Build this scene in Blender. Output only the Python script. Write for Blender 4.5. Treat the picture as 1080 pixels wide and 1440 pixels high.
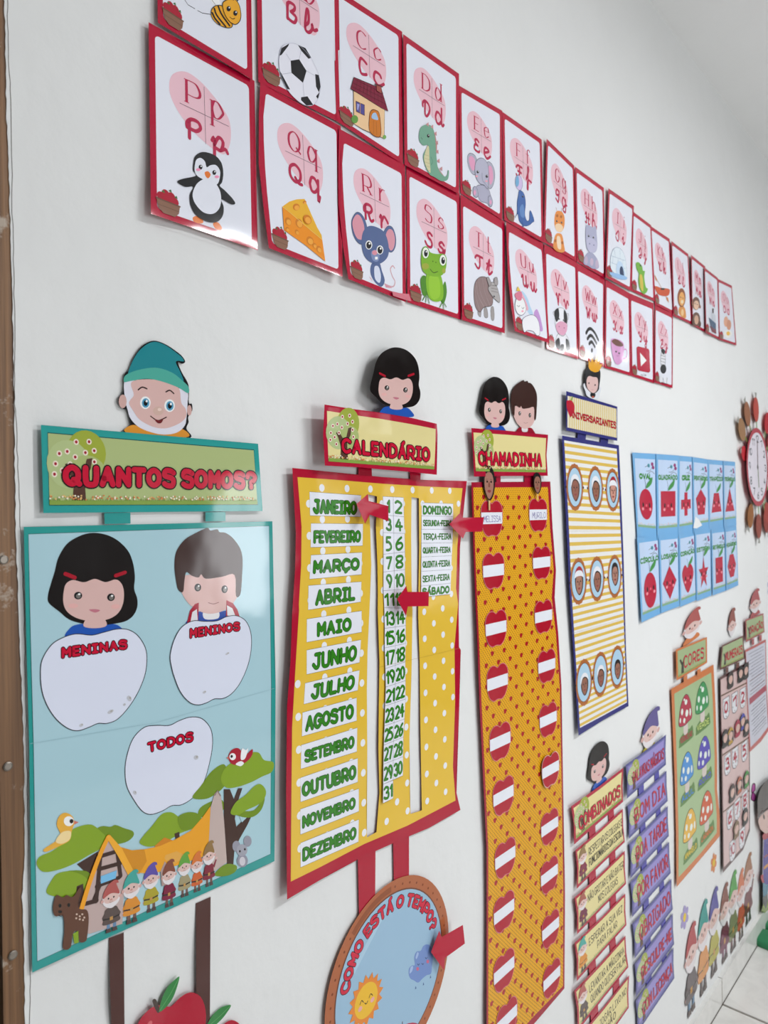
import bpy, math, random
from mathutils import Vector, Matrix
from mathutils.geometry import tessellate_polygon

random.seed(7)
for o in list(bpy.data.objects):
    bpy.data.objects.remove(o)
SC = bpy.context.scene
COL = SC.collection
R = math.radians

# ---------------------------------------------------------------- camera
# world: x runs along the decorated wall, y points into it, z up. Camera stands 0.70 m from the wall.
D = 0.70            # wall plane y
ZC = 1.505          # lens height above the floor
FPX = 990.0         # focal length in pixels of the 1080 x 1440 frame
YAW, PITCH, ROLL = R(42.04), R(0.139), R(-0.89)
fw = Vector((math.cos(YAW)*math.cos(PITCH), math.sin(YAW)*math.cos(PITCH), math.sin(PITCH)))
rt = fw.cross(Vector((0, 0, 1))).normalized()
up = rt.cross(fw)
RT = rt*math.cos(ROLL) + up*math.sin(ROLL)
UP = up*math.cos(ROLL) - rt*math.sin(ROLL)
cam = bpy.data.cameras.new('camera')
cam.sensor_fit = 'VERTICAL'
cam.sensor_height = 36.0
cam.lens = FPX/1440*36.0
cam.clip_start = 0.02
cam.dof.use_dof = True
cam.dof.focus_distance = 0.95
cam.dof.aperture_fstop = 8.5
camo = bpy.data.objects.new('camera', cam)
M3 = Matrix((RT, UP, -fw)).transposed()
camo.matrix_world = Matrix.Translation((0, 0, ZC)) @ M3.to_4x4()
COL.objects.link(camo)
SC.camera = camo

# ---------------------------------------------------------------- world, lights, exposure
world = bpy.data.worlds.new('world')
SC.world = world
world.use_nodes = True
wn = world.node_tree
bg = wn.nodes['Background']
bg.inputs[0].default_value = (0.75, 0.86, 1.0, 1)
bg.inputs[1].default_value = 1.0
SC.view_settings.view_transform = 'Standard'
SC.view_settings.look = 'None'
SC.view_settings.gamma = 1
SC.view_settings.use_curve_mapping = False
SC.view_settings.exposure = 0.13

ROOM_X0, ROOM_X1 = -1.6, 7.2
ROOM_Y0 = -2.6      # opposite wall with the windows
CEIL = 2.84
WINDOWS = [(0.35, 1.05), (2.62, 3.05), (4.4, 4.85)]       # x spans of the windows in the opposite wall
WPOW = [20, 12.5, 2]
WZ0, WZ1 = 0.80, 1.85

def area(name, loc, rot, sx, sy, power, color):
    l = bpy.data.lights.new(name, 'AREA')
    l.shape = 'RECTANGLE'
    l.size, l.size_y = sx, sy
    l.energy = power
    l.color = color
    o = bpy.data.objects.new(name, l)
    o.location = loc
    o.rotation_euler = rot
    COL.objects.link(o)
    return o

for (a, b), pw_ in zip(WINDOWS, WPOW):      # daylight entering through the windows
    area('window_daylight', ((a+b)/2, ROOM_Y0+0.02, (WZ0+WZ1)/2), (R(90), 0, 0), b-a, WZ1-WZ0, pw_, (0.97, 0.985, 1.0))
LAMPS = [(1.75, -1.05), (4.9, -1.05)]
for (x, y) in LAMPS:        # light of the ceiling tube fittings
    area('tube_light', (x, y, CEIL-0.085), (0, 0, 0), 1.2, 0.12, 38 if x < 3 else 7, (0.96, 0.98, 1.0))

# ---------------------------------------------------------------- materials
def lin(c):
    c = c/255.0
    return c/12.92 if c <= 0.04045 else ((c+0.055)/1.055)**2.4

EXPO = 0.87      # how bright a white surface of the place comes out

def rgb(hexs):
    return [min(0.92, lin(int(hexs[i:i+2], 16))/EXPO) for i in (0, 2, 4)]

def new_mat(name):
    m = bpy.data.materials.new(name)
    m.use_nodes = True
    return m, m.node_tree, m.node_tree.nodes['Principled BSDF']

def lam_group():
    g = bpy.data.node_groups.new('laminate', 'ShaderNodeTree')
    g.interface.new_socket('Normal', in_out='OUTPUT', socket_type='NodeSocketVector')
    n = g.nodes
    go = n.new('NodeGroupOutput')
    geo = n.new('ShaderNodeNewGeometry')
    no = n.new('ShaderNodeTexNoise'); no.inputs['Scale'].default_value = 14; no.inputs['Detail'].default_value = 1.5
    b = n.new('ShaderNodeBump'); b.inputs['Strength'].default_value = 0.10; b.inputs['Distance'].default_value = 0.012
    g.links.new(geo.outputs['Position'], no.inputs['Vector'])
    g.links.new(no.outputs['Fac'], b.inputs['Height'])
    g.links.new(b.outputs['Normal'], go.inputs['Normal'])
    return g
LAM = lam_group()
MATS = {}

def pm(hexs, rough=0.3):
    """printed, laminated paper of one colour"""
    k = (hexs, rough)
    if k not in MATS:
        m, t, p = new_mat('print_'+hexs)
        p.inputs['Base Color'].default_value = rgb(hexs)+[1]
        p.inputs['Roughness'].default_value = rough*0.38 if rough < 0.5 else rough
        p.inputs['Specular IOR Level'].default_value = 0.38
        if rough < 0.5:
            gn = t.nodes.new('ShaderNodeGroup'); gn.node_tree = LAM
            t.links.new(gn.outputs[0], p.inputs['Normal'])
        MATS[k] = m
    return MATS[k]

# ---------------------------------------------------------------- pixel -> wall plane
def wall(px, py):
    d = fw + RT*((px-540)/FPX) - UP*((py-720)/FPX)
    k = D/d.y
    return (d.x*k, d.z*k)          # x along the wall, height relative to the lens

class Px:
    """frame: coordinates of an enlarged view of the photograph"""
    def __init__(s, x0=0, y0=0, sc=1): s.a = (x0, y0, sc)
    def __call__(s, x, y): return wall(s.a[0]+x/s.a[2], s.a[1]+y/s.a[2])

class Quad:
    """frame: 0..w by 0..h (y down) stretched over four wall points TL TR BR BL"""
    def __init__(s, c, w=1.0, h=1.0): s.c, s.w, s.h = c, w, h
    def __call__(s, x, y):
        u, v = x/s.w, y/s.h
        tl, tr, br, bl = s.c
        return tuple((tl[i]*(1-u)+tr[i]*u)*(1-v) + (bl[i]*(1-u)+br[i]*u)*v for i in (0, 1))

def quad(F, tl, tr, br, bl, w=1.0, h=1.0):
    return Quad([F(*p) for p in (tl, tr, br, bl)], w, h)

class At:
    """frame: -1..1 box of a real size centred on a wall point (y down)"""
    def __init__(s, c, w, h, kx=1.0, ky=1.0): s.c, s.w, s.h, s.kx, s.ky = c, w, h, kx, ky
    def __call__(s, x, y): return (s.c[0]+x/s.kx*s.w/2, s.c[1]-y/s.ky*s.h/2)

def metric(x, z): return (x, z)      # frame: metres on the wall

class Sub:
    """frame: box of another frame"""
    def __init__(s, F, x0, y0, x1, y1, w=1.0, h=1.0): s.F, s.b, s.w, s.h = F, (x0, y0, x1, y1), w, h
    def __call__(s, x, y):
        x0, y0, x1, y1 = s.b
        return s.F(x0+(x1-x0)*x/s.w, y0+(y1-y0)*y/s.h)

def cat(pts, closed=False, n=5):
    """Catmull-Rom through the points"""
    N = len(pts)
    if N < 3: return list(pts)
    out = []
    segs = N if closed else N-1
    for i in range(segs):
        if closed: p0, p1, p2, p3 = pts[(i-1) % N], pts[i], pts[(i+1) % N], pts[(i+2) % N]
        else: p0, p1, p2, p3 = pts[max(i-1, 0)], pts[i], pts[i+1], pts[min(i+2, N-1)]
        for k in range(n):
            t = k/n
            out.append(tuple(0.5*(2*p1[j]+(p2[j]-p0[j])*t+(2*p0[j]-5*p1[j]+4*p2[j]-p3[j])*t*t+(3*p1[j]-p0[j]-3*p2[j]+p3[j])*t**3) for j in (0, 1)))
    if not closed: out.append(tuple(pts[-1]))
    return out

def pts_of(s):
    """'x,y x,y ...' -> list of points"""
    if not isinstance(s, str): return list(s)
    return [tuple(float(a) for a in q.split(',')) for q in s.split()]

def ribbon(p, w, closed=False, wf=None):
    """strokes a wall-space polyline: list of polygons"""
    q = [p[0]]
    for a in p[1:]:
        if (a[0]-q[-1][0])**2+(a[1]-q[-1][1])**2 > 1e-10: q.append(a)
    p = q
    if closed and len(p) > 2 and (p[0][0]-p[-1][0])**2+(p[0][1]-p[-1][1])**2 < 1e-10: p = p[:-1]
    n = len(p); polys = []
    def disc(c, r, k=10): polys.append([(c[0]+r*math.cos(2*math.pi*i/k), c[1]+r*math.sin(2*math.pi*i/k)) for i in range(k)])
    if n == 1:
        disc(p[0], w/2); return polys
    L, Rr = [], []
    for i in range(n):
        a = p[i-1] if (i > 0 or closed) else p[i]
        b = p[(i+1) % n] if (i < n-1 or closed) else p[i]
        dx, dy = b[0]-a[0], b[1]-a[1]
        l = math.hypot(dx, dy) or 1e-9
        ww = w if wf is None else wf(dx/l, dy/l)
        L.append((p[i][0]-dy/l*ww/2, p[i][1]+dx/l*ww/2)); Rr.append((p[i][0]+dy/l*ww/2, p[i][1]-dx/l*ww/2))
    for i in range(n if closed else n-1):
        j = (i+1) % n
        polys.append([Rr[i], Rr[j], L[j], L[i]])
    if not closed and wf is None:
        disc(p[0], w/2); disc(p[-1], w/2)
    return polys

EPS = 0.00010
def interp(tab, u):
    n = len(tab)-1
    x = min(max(u, 0), 1)*n
    i = min(int(x), n-1)
    return tab[i]+(tab[i+1]-tab[i])*(x-i), (tab[i+1]-tab[i])*n

def finer(tab, n=4):
    return [q[1] for q in cat([(i, v) for i, v in enumerate(tab)], False, n)] if len(tab) > 2 else list(tab)

class Sheet:
    """one flat thing on the wall: paper (with its lift off the wall) and everything printed or glued on it"""
    def __init__(s, name, label, category, F, outline, group=None, h0=0.0012, cu=None, cv=None, smooth=False, n=5, kind=None, thick=0.0005, ext=None):
        s.name, s.label, s.category, s.group, s.kind = name, label, category, group, kind
        s.ops = []; s.order = []; s.part_labels = {}
        o = pts_of(outline)
        if smooth: o = cat(o, True, n)
        s.out = [F(*p) for p in o]
        e = [F(*p) for p in pts_of(ext)] if ext else s.out
        xs = [p[0] for p in e]; zs = [p[1] for p in e]
        s.bb = (min(xs), min(zs), max(xs), max(zs))
        s.h0 = h0; s.thick = thick
        s.cu = [v/1000 for v in finer(cu)] if cu else [0, 0]
        s.cv = [v/1000 for v in finer(cv)] if cv else [0, 0]
        x0, z0, x1, z1 = s.bb
        s.kx = [x0+(x1-x0)*i/(len(s.cu)-1) for i in range(1, len(s.cu)-1)]
        s.kz = [z1+(z0-z1)*i/(len(s.cv)-1) for i in range(1, len(s.cv)-1)]
    def lift(s, x, z):
        x0, z0, x1, z1 = s.bb
        a, da = interp(s.cu, (x-x0)/max(1e-6, x1-x0)); b, db = interp(s.cv, (z1-z)/max(1e-6, z1-z0))
        return s.h0+a+b
    def slope(s, x, z):
        x0, z0, x1, z1 = s.bb
        ex, ez = (x1-x0)/(2*max(2, len(s.cu)-1)), (z1-z0)/(2*max(2, len(s.cv)-1))
        return ((s.lift(x+ex, z)-s.lift(x-ex, z))/(2*ex), (s.lift(x, z+ez)-s.lift(x, z-ez))/(2*ez))
    # ---- drawing
    zoff = 0.0
    def add(s, part, polys, color, layer=None, rough=0.3, base=False, holes=None):
        xs = [p[0] for q in polys for p in q]; zs = [p[1] for q in polys for p in q]
        b = (min(xs), min(zs), max(xs), max(zs))
        if layer is None:
            layer = 0
            for (pa, po, co, la, ro, ba, bb, zo, ho) in s.ops:
                if zo == s.zoff and la >= layer and bb[0] < b[2] and b[0] < bb[2] and bb[1] < b[3] and b[1] < bb[3]: layer = la+1
        s.ops.append((part, polys, color, layer, rough, base, b, s.zoff, holes or []))
        if part not in s.order: s.order.append(part)
        return layer
    def base(s, part, color, rough=0.3, layer=None, holes=None):
        s.add(part, [s.out], color, layer, rough, True, holes)
    def plate(s, part, F, pts, color, smooth=False, n=5, rough=0.3):
        """a second piece of paper or card of the same thing"""
        p = pts_of(pts)
        if smooth: p = cat(p, True, n)
        s.add(part, [[F(*q) for q in p]], color, None, rough, True)
    def fill(s, part, F, pts, color, smooth=False, n=5, **k):
        p = pts_of(pts)
        if smooth: p = cat(p, True, n)
        return s.add(part, [[F(*q) for q in p]], color, **k)
    def line(s, part, F, pts, w, color, closed=False, smooth=False, n=5, **k):
        p = pts_of(pts)
        if smooth: p = cat(p, closed, n)
        return s.add(part, ribbon([F(*q) for q in p], w/1000, closed), color, **k)
    def shape(s, part, F, pts, color, w, oc, smooth=True, n=5):
        """filled outline with a drawn contour"""
        s.fill(part, F, pts, color, smooth, n)
        s.line(part, F, pts, w, oc, True, smooth, n)
    def ell(s, part, F, cx, cy, rx, ry, color, rot=0, n=18, **k):
        s.add(part, [[F(*q) for q in ellipse(cx, cy, rx, ry, rot, n)]], color, **k)
    def rect(s, part, F, x0, y0, x1, y1, color, **k):
        s.add(part, [[F(x0, y0), F(x1, y0), F(x1, y1), F(x0, y1)]], color, **k)
    def text(s, part, F, txt, x0, y0, x1, y1, w, color, style='bubble', outline=None, ow=0, gap=1.6, arc=None):
        """txt fills the box x0..x1 (letters stretched), y0 top of capitals, y1 baseline; w stroke in mm"""
        strokes, tot = layout(txt, gap, style)
        def mp(x, y):
            X = x0+(x1-x0)*x/tot; Y = y1+(y0-y1)*y/8.0
            return F(X, Y) if arc is None else F(*arc(X, Y))
        polys, ol = [], []
        for st in strokes:
            p = [mp(*q) for q in st]
            if style == 'serif':
                tk, tn = w/1000, w/3600
                polys += ribbon(p, w/1000, wf=lambda dx, dy: tn+(tk-tn)*abs(dy)**1.3)
            else: polys += ribbon(p, w/1000)
            if outline: ol += ribbon(p, (w+2*ow)/1000)
        if outline: s.add(part, ol, outline)
        s.add(part, polys, color)
    # ---- mesh
    def build(s):
        x0, z0, x1, z1 = s.bb
        cx = (x0+x1)/2
        root_loc = Vector((cx, D, ZC+z0))
        objs = {}
        single = (len(s.order) == 1)
        if not single:
            root = bpy.data.objects.new(s.name, None)
            root.empty_display_size = 0.05
            root.location = root_loc
            COL.objects.link(root)
        for part in s.order:
            V, Fc, MI, NN, mats = [], [], [], [], []
            def put(poly, h_off, mi, nrm_sign=1):
                i0 = len(V)
                for (x, z) in poly:
                    g = (s.lift(x, z)+h_off)/D
                    lam = 1/(1+g)
                    V.append((x*lam-root_loc.x, D*lam-root_loc.y, ZC+z*lam-root_loc.z))
                    hx, hz = s.slope(x, z)
                    NN.append(Vector((-hx, -1, -hz)).normalized()*nrm_sign)
                Fc.append(list(range(i0, len(V))) if nrm_sign > 0 else list(range(len(V)-1, i0-1, -1)))
                MI.append(mi)
            for (pa, polys, color, layer, rough, base, bb, zo, holes) in s.ops:
                if pa != part: continue
                m = pm(color, rough) if isinstance(color, str) else color
                if m not in mats: mats.append(m)
                mi = mats.index(m)
                for k, poly in enumerate(polys):
                    off = zo+layer*EPS+(k % 7)*6e-6
                    ar = sum(poly[i-1][0]*poly[i][1]-poly[i][0]*poly[i-1][1] for i in range(len(poly)))
                    if ar < 0: poly = poly[::-1]
                    loops = [poly]
                    for hl in holes:
                        ha = sum(hl[i-1][0]*hl[i][1]-hl[i][0]*hl[i-1][1] for i in range(len(hl)))
                        loops.append(hl[::-1] if ha > 0 else hl)
                    if base:
                        for (a, b) in [(lp[i-1], lp[i]) for lp in loops for i in range(len(lp))]:
                            i0 = len(V)
                            n2 = Vector((b[1]-a[1], 0, -(b[0]-a[0])))
                            n2 = n2.normalized() if n2.length > 0 else Vector((0, -1, 0))
                            for (q, t) in ((a, off), (a, off-s.thick), (b, off-s.thick), (b, off)):
                                lam = 1/(1+(s.lift(*q)+t)/D)
                                V.append((q[0]*lam-root_loc.x, D*lam-root_loc.y, ZC+q[1]*lam-root_loc.z)); NN.append(n2)
                            Fc.append([i0, i0+1, i0+2, i0+3]); MI.append(mi)
                    if len(poly) == 3: tris = [poly]
                    elif len(poly) == 4 and not base and len(polys) > 1: tris = [poly]
                    else:
                        tris = []
                        flat_ = [p for lp in loops for p in lp]
                        for t in tessellate_polygon([[Vector((p[0]*1000, p[1]*1000, 0)) for p in lp] for lp in loops]):
                            q = [flat_[t[0]], flat_[t[1]], flat_[t[2]]]
                            ar = (q[1][0]-q[0][0])*(q[2][1]-q[0][1])-(q[2][0]-q[0][0])*(q[1][1]-q[0][1])
                            if abs(ar) < 1e-14: continue
                            tris.append(q if ar > 0 else q[::-1])
                    for t in tris:
                        for piece in cut(cut_all([t], s.kx, 0), s.kz, 1):
                            put(piece, off, mi)
                            if base: put(piece, off-s.thick, mi, -1)
            me = bpy.data.meshes.new(part.split('/')[-1].split('#')[0] or s.name)
            me.from_pydata(V, [], Fc)
            for m in mats: me.materials.append(m)
            me.polygons.foreach_set('material_index', MI)
            me.polygons.foreach_set('use_smooth', [True]*len(Fc))
            me.normals_split_custom_set_from_vertices(NN)
            nm = s.name if single else part.split('/')[-1].split('#')[0]
            o = bpy.data.objects.new(nm, me)
            COL.objects.link(o)
            objs[part] = o
            if single: o.location = root_loc; root = o
            elif '/' in part: o.parent = objs[part.rsplit('/', 1)[0]]
            else: o.parent = root
            if part in s.part_labels: o['label'] = s.part_labels[part]
        root['label'] = s.label
        if s.kind: root['kind'] = s.kind
        else: root['category'] = s.category
        if s.group: root['group'] = s.group
        return root

def cut_all(polys, ks, ax): return cut(polys, ks, ax)
def cut(polys, ks, ax):
    if not ks: return polys
    ks = sorted(ks)
    out = []
    for p in polys:
        lo = min(q[ax] for q in p); hi = max(q[ax] for q in p)
        cur = p
        for k in ks:
            if k <= lo+1e-7: continue
            if k >= hi-1e-7: break
            A, B = [], []
            for i in range(len(cur)):
                a, b = cur[i-1], cur[i]
                if (a[ax] < k) != (b[ax] < k):
                    t = (k-a[ax])/(b[ax]-a[ax])
                    c = (a[0]+(b[0]-a[0])*t, a[1]+(b[1]-a[1])*t)
                    A.append(c); B.append(c)
                (A if b[ax] < k else B).append(b)
            if len(A) >= 3: out.append(A)
            cur = B
            if len(cur) < 3: break
        if len(cur) >= 3: out.append(cur)
    return out

def ellipse(cx, cy, rx, ry, rot=0, n=18):
    c, s_ = math.cos(R(rot)), math.sin(R(rot))
    o = []
    for i in range(n):
        a = 2*math.pi*i/n
        x, y = rx*math.cos(a), ry*math.sin(a)
        o.append((cx+x*c-y*s_, cy+x*s_+y*c))
    return o

def rrect(x0, y0, x1, y1, rx, ry, n=5):
    o = []
    for (cx, cy, a0) in ((x1-rx, y0+ry, -90), (x1-rx, y1-ry, 0), (x0+rx, y1-ry, 90), (x0+rx, y0+ry, 180)):
        for k in range(n+1):
            a = R(a0+90*k/n)
            o.append((cx+rx*math.cos(a), cy+ry*math.sin(a)))
    return o

# ---------------------------------------------------------------- stroke lettering
UPP = {
 'A': '00 38;38 60;13 53', 'B': '00 08;~08 48 57 55 44 04;~04 44 63 61 40 00', 'C': '~67 48 28 06 02 20 40 61', 'D': '00 08;~08 38 66 62 30 00',
 'E': '08 00;08 58;04 44;00 50', 'F': '08 00;08 58;04 44', 'G': '~67 48 28 06 02 20 40 62;62 64;64 44', 'H': '08 00;68 60;04 64',
 'I': '08 48;28 20;00 40', 'J': '28 68;~58 52 40 20 02', 'K': '08 00;58 04;04 50', 'L': '08 00;00 50', 'M': '00 08;08 33;33 68;68 60',
 'N': '00 08;08 60;60 68', 'O': '@38 06 02 30 62 66', 'P': '00 08;~08 48 66 64 43 03', 'Q': '@38 06 02 30 62 66;42 70', 'R': '00 08;~08 48 66 64 43 03;33 60',
 'S': '~67 48 18 06 15 54 62 50 20 01', 'T': '08 68;38 30', 'U': '~08 03 10 50 63 68', 'V': '08 30;30 68', 'W': '08 20;20 46;46 60;60 88',
 'X': '08 60;68 00', 'Y': '08 34;68 34;34 30', 'Z': '08 68;68 00;00 60', '0': '@38 06 02 30 62 66', '1': '06 28;28 20', '2': '~07 28 57 65 00;00 60',
 '3': '~07 28 57 55 34;~34 54 62 50 20 01', '4': '38 03;03 63;46 40', '5': '58 08;08 05;~05 35 63 61 30 00', '6': '~58 26 03 10 40 62 54 24 03',
 '7': '08 68;68 20', '8': '@34 06 18 58 66;@34 02 10 50 62', '9': '~64 42 24 06 18 48 66 64;64 40', '?': '~06 18 48 66 54 33 32;30 30', '-': '14 44', '.': '10 10', "'": '18 16',
}
LOW = {   # y is counted from the descender: 3 = base line, 8 = x-height, B = ascender
 'a': '58 53;~56 38 18 06 05 13 33 55', 'b': '0B 03;~06 18 38 56 55 33 13 05', 'c': '~57 38 17 06 05 13 33 54', 'd': '5B 53;~55 33 13 05 06 18 38 56', 'e': '06 56;~56 48 28 07 05 13 33 54',
 'f': '~5A 4B 2A 28 23;08 48', 'g': '~56 38 18 06 05 13 33 55;~58 52 40 10 01', 'h': '0B 03;~06 28 48 56 53', 'i': '28 23;2A 2A', 'j': '~28 22 10 00;2A 2A',
 'k': '0B 03;48 05;16 53', 'l': '2B 23', 'm': '08 03;~06 18 28 36 33;~36 48 58 66 63', 'n': '08 03;~06 28 48 56 53', 'o': '@28 07 04 23 33 54 57 38',
 'p': '08 00;~06 18 38 56 55 33 13 05', 'q': '58 50;~56 38 18 06 05 13 33 55', 'r': '08 03;~06 28 48', 's': '~57 38 17 16 45 54 33 13 04', 't': '~2B 24 33 53;08 48',
 'u': '~08 05 13 33 56;58 53', 'v': '08 23;23 58', 'w': '08 23;23 48;48 63;63 88', 'x': '08 53;58 03', 'y': '08 33;58 10', 'z': '08 58;58 03;03 53',
}
CUR = {   # round hand capitals and small letters
 'B': '~10 17;~16 28 58 56 34;~34 63 50 20 11', 'C': '~67 48 28 14 20 40 61', 'D': '~27 20 40 64 57 28 06 04', 'E': '~57 38 17 25 44;~44 14 01 20 50 61', 'F': '~06 28 78;~48 43 20 01;24 64',
 'G': '~66 58 28 15 24 55;~68 50 30 11', 'H': '~06 28 20 00;~68 50 70;~14 34 74', 'I': '~04 26 58 50 20 02', 'J': '~04 38 58 50 2z 00 63', 'K': '~06 28 20;~68 34 50 71', 'L': '~04 36 58 48 20 02 20 61',
 'M': '~00 18;~18 33 58;~58 60 71', 'N': '~00 18;~18 50;~50 68', 'O': '@38 06 02 30 62 66', 'P': '~10 17;~04 06 28 58 66 44 14', 'Q': '@38 06 02 30 62 66;~32 50 70', 'R': '~10 17;~04 06 28 58 66 44 14;~34 50 71',
 'S': '~67 48 27 35 54 62 50 20 02', 'T': '~06 28 88;~58 52 30 02', 'U': '~06 28 22 40 63;~68 61 70 82', 'V': '~07 18 30;~30 48 68', 'W': '~07 18 20;~20 45;~45 50;~50 68 77', 'X': '~06 28 50 70;~68 20 01', 'Y': '~06 28 34 54 68;~68 60 3z', 'Z': '~17 38 68 00 40 61;24 54',
 'a': '~56 38 18 06 05 13 33 55;~58 54 63 74', 'b': '~05 27 2B 1B 04 23 45 47 55 76', 'c': '~57 48 18 05 23 43 75', 'd': '~56 38 18 06 05 13 33 55;~5B 54 63 74', 'e': '~05 57 48 18 05 23 43 75', 'f': '~05 3B 2C 21 10 25 65', 'g': '~56 38 18 06 05 13 33 55;~58 51 30 11 44 75', 'h': '~05 2B 1B 03;~06 38 54 63 75', 'i': '~06 28 24 33 55;2A 2A', 'j': '~06 28 21 00 55;2A 2A',
 'k': '~05 2B 1B 03;~05 48 36 16;~26 43 65', 'l': '~05 3A 2B 14 33 65', 'm': '~08 03;~05 28 33;~35 58 63 85', 'n': '~08 03;~05 38 43 65', 'o': '@28 07 04 23 33 54 57 38', 'p': '~06 17 10;~15 38 57 44 24;~44 65 74', 'q': '~56 38 18 06 05 13 33 55;~58 50 62', 'r': '~07 18 13;~15 38 57 66', 's': '~57 38 17 16 45 54 33 13 04;~44 53 65', 't': '~05 3B 24 33 65;08 58', 'u': '~06 18 14 33 57;~58 54 63 85', 'v': '~07 18 33;~33 58 76', 'w': '~06 18 14 33 47;~48 44 63 78 96', 'x': '~06 28 33 54;~58 13 03', 'y': '~06 18 15 34 57;~58 50 21 75', 'z': '~06 28 57 34;~34 53 31 11 55 75',
}
ACC = {'Á': ('A', [[(3, 9.2), (4.6, 10.6)]]), 'Ã': ('A', [[(1.2, 9.3), (2.4, 10.2), (3.8, 9.4), (5, 10.3)]]), 'Ç': ('C', [[(3.4, 0), (3.8, -1.1), (2.6, -1.7)]]), 'É': ('E', [[(2.4, 9.2), (4, 10.6)]]),
       'Õ': ('O', [[(1.2, 9.3), (2.4, 10.2), (3.8, 9.4), (5, 10.3)]]), 'Ó': ('O', [[(3, 9.2), (4.6, 10.6)]]), 'Í': ('I', [[(2, 9.2), (3.4, 10.6)]])}
def dig(c): return -1 if c == 'z' else int(c, 36)

def glyph(ch, style):
    extra = []
    if ch in ACC: ch, extra = ACC[ch]
    tab = CUR if (style == 'cursive' and ch in CUR) else (LOW if ch in LOW else UPP)
    low = ch in LOW
    if ch not in tab: return [], 2.5
    st = []
    for q in tab[ch].split(';'):
        f = q[0]
        pts = [(dig(a[0]), dig(a[1])-(3 if low else 0)) for a in q.lstrip('~@').split()]
        if f == '~': pts = cat(pts, False, 4)
        elif f == '@': pts = cat(pts, True, 4); pts.append(pts[0])
        elif style == 'serif' and len(pts) == 2 and pts[0] != pts[1] and abs(pts[0][1]-pts[1][1]) > 2.5:
            for e in pts: st.append([(e[0]-1.1, e[1]), (e[0]+1.1, e[1])])
        st.append(pts)
    st += extra
    return st, max(p[0] for s in st for p in s)

def layout(txt, gap, style):
    x = 0; out = []
    for ch in txt:
        if ch == ' ': x += 3.4; continue
        st, w = glyph(ch, style)
        for s in st: out.append([(x+p[0], p[1]) for p in s])
        x += w+gap
    return out, max(0.5, x-gap)
# ---------------------------------------------------------------- the room
def tex(t, kind, **kw):
    n = t.nodes.new('ShaderNodeTex'+kind)
    for k, v in kw.items(): n.inputs[k].default_value = v
    return n

def plaster(name, col, rough=0.65):
    m, t, p = new_mat(name)
    geo = t.nodes.new('ShaderNodeNewGeometry')
    n1 = tex(t, 'Noise', Scale=3.0, Detail=3.0)
    n2 = tex(t, 'Noise', Scale=90.0, Detail=4.0)
    n3 = tex(t, 'Noise', Scale=14.0, Detail=2.0)
    for n in (n1, n2, n3): t.links.new(geo.outputs['Position'], n.inputs['Vector'])
    cr = t.nodes.new('ShaderNodeValToRGB')
    cr.color_ramp.elements[0].position = 0.3; cr.color_ramp.elements[1].position = 0.7
    cr.color_ramp.elements[0].color = [c*0.965 for c in col]+[1]; cr.color_ramp.elements[1].color = list(col)+[1]
    t.links.new(n1.outputs['Fac'], cr.inputs['Fac']); t.links.new(cr.outputs['Color'], p.inputs['Base Color'])
    b1 = t.nodes.new('ShaderNodeBump'); b1.inputs['Strength'].default_value = 0.10; b1.inputs['Distance'].default_value = 0.004
    b2 = t.nodes.new('ShaderNodeBump'); b2.inputs['Strength'].default_value = 0.16; b2.inputs['Distance'].default_value = 0.02
    t.links.new(n2.outputs['Fac'], b1.inputs['Height']); t.links.new(n3.outputs['Fac'], b2.inputs['Height'])
    t.links.new(b1.outputs['Normal'], b2.inputs['Normal']); t.links.new(b2.outputs['Normal'], p.inputs['Normal'])
    p.inputs['Roughness'].default_value = rough
    p.inputs['Specular IOR Level'].default_value = 0.2
    return m

def stone(name, col):
    m, t, p = new_mat(name)
    geo = t.nodes.new('ShaderNodeNewGeometry')
    n1 = tex(t, 'Noise', Scale=9.0, Detail=6.0, Roughness=0.65)
    n1.inputs['Distortion'].default_value = 1.2
    t.links.new(geo.outputs['Position'], n1.inputs['Vector'])
    cr = t.nodes.new('ShaderNodeValToRGB')
    cr.color_ramp.elements[0].position = 0.35; cr.color_ramp.elements[1].position = 0.6
    cr.color_ramp.elements[0].color = [c*0.88 for c in col]+[1]; cr.color_ramp.elements[1].color = list(col)+[1]
    t.links.new(n1.outputs['Fac'], cr.inputs['Fac']); t.links.new(cr.outputs['Color'], p.inputs['Base Color'])
    p.inputs['Roughness'].default_value = 0.16
    return m

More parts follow.
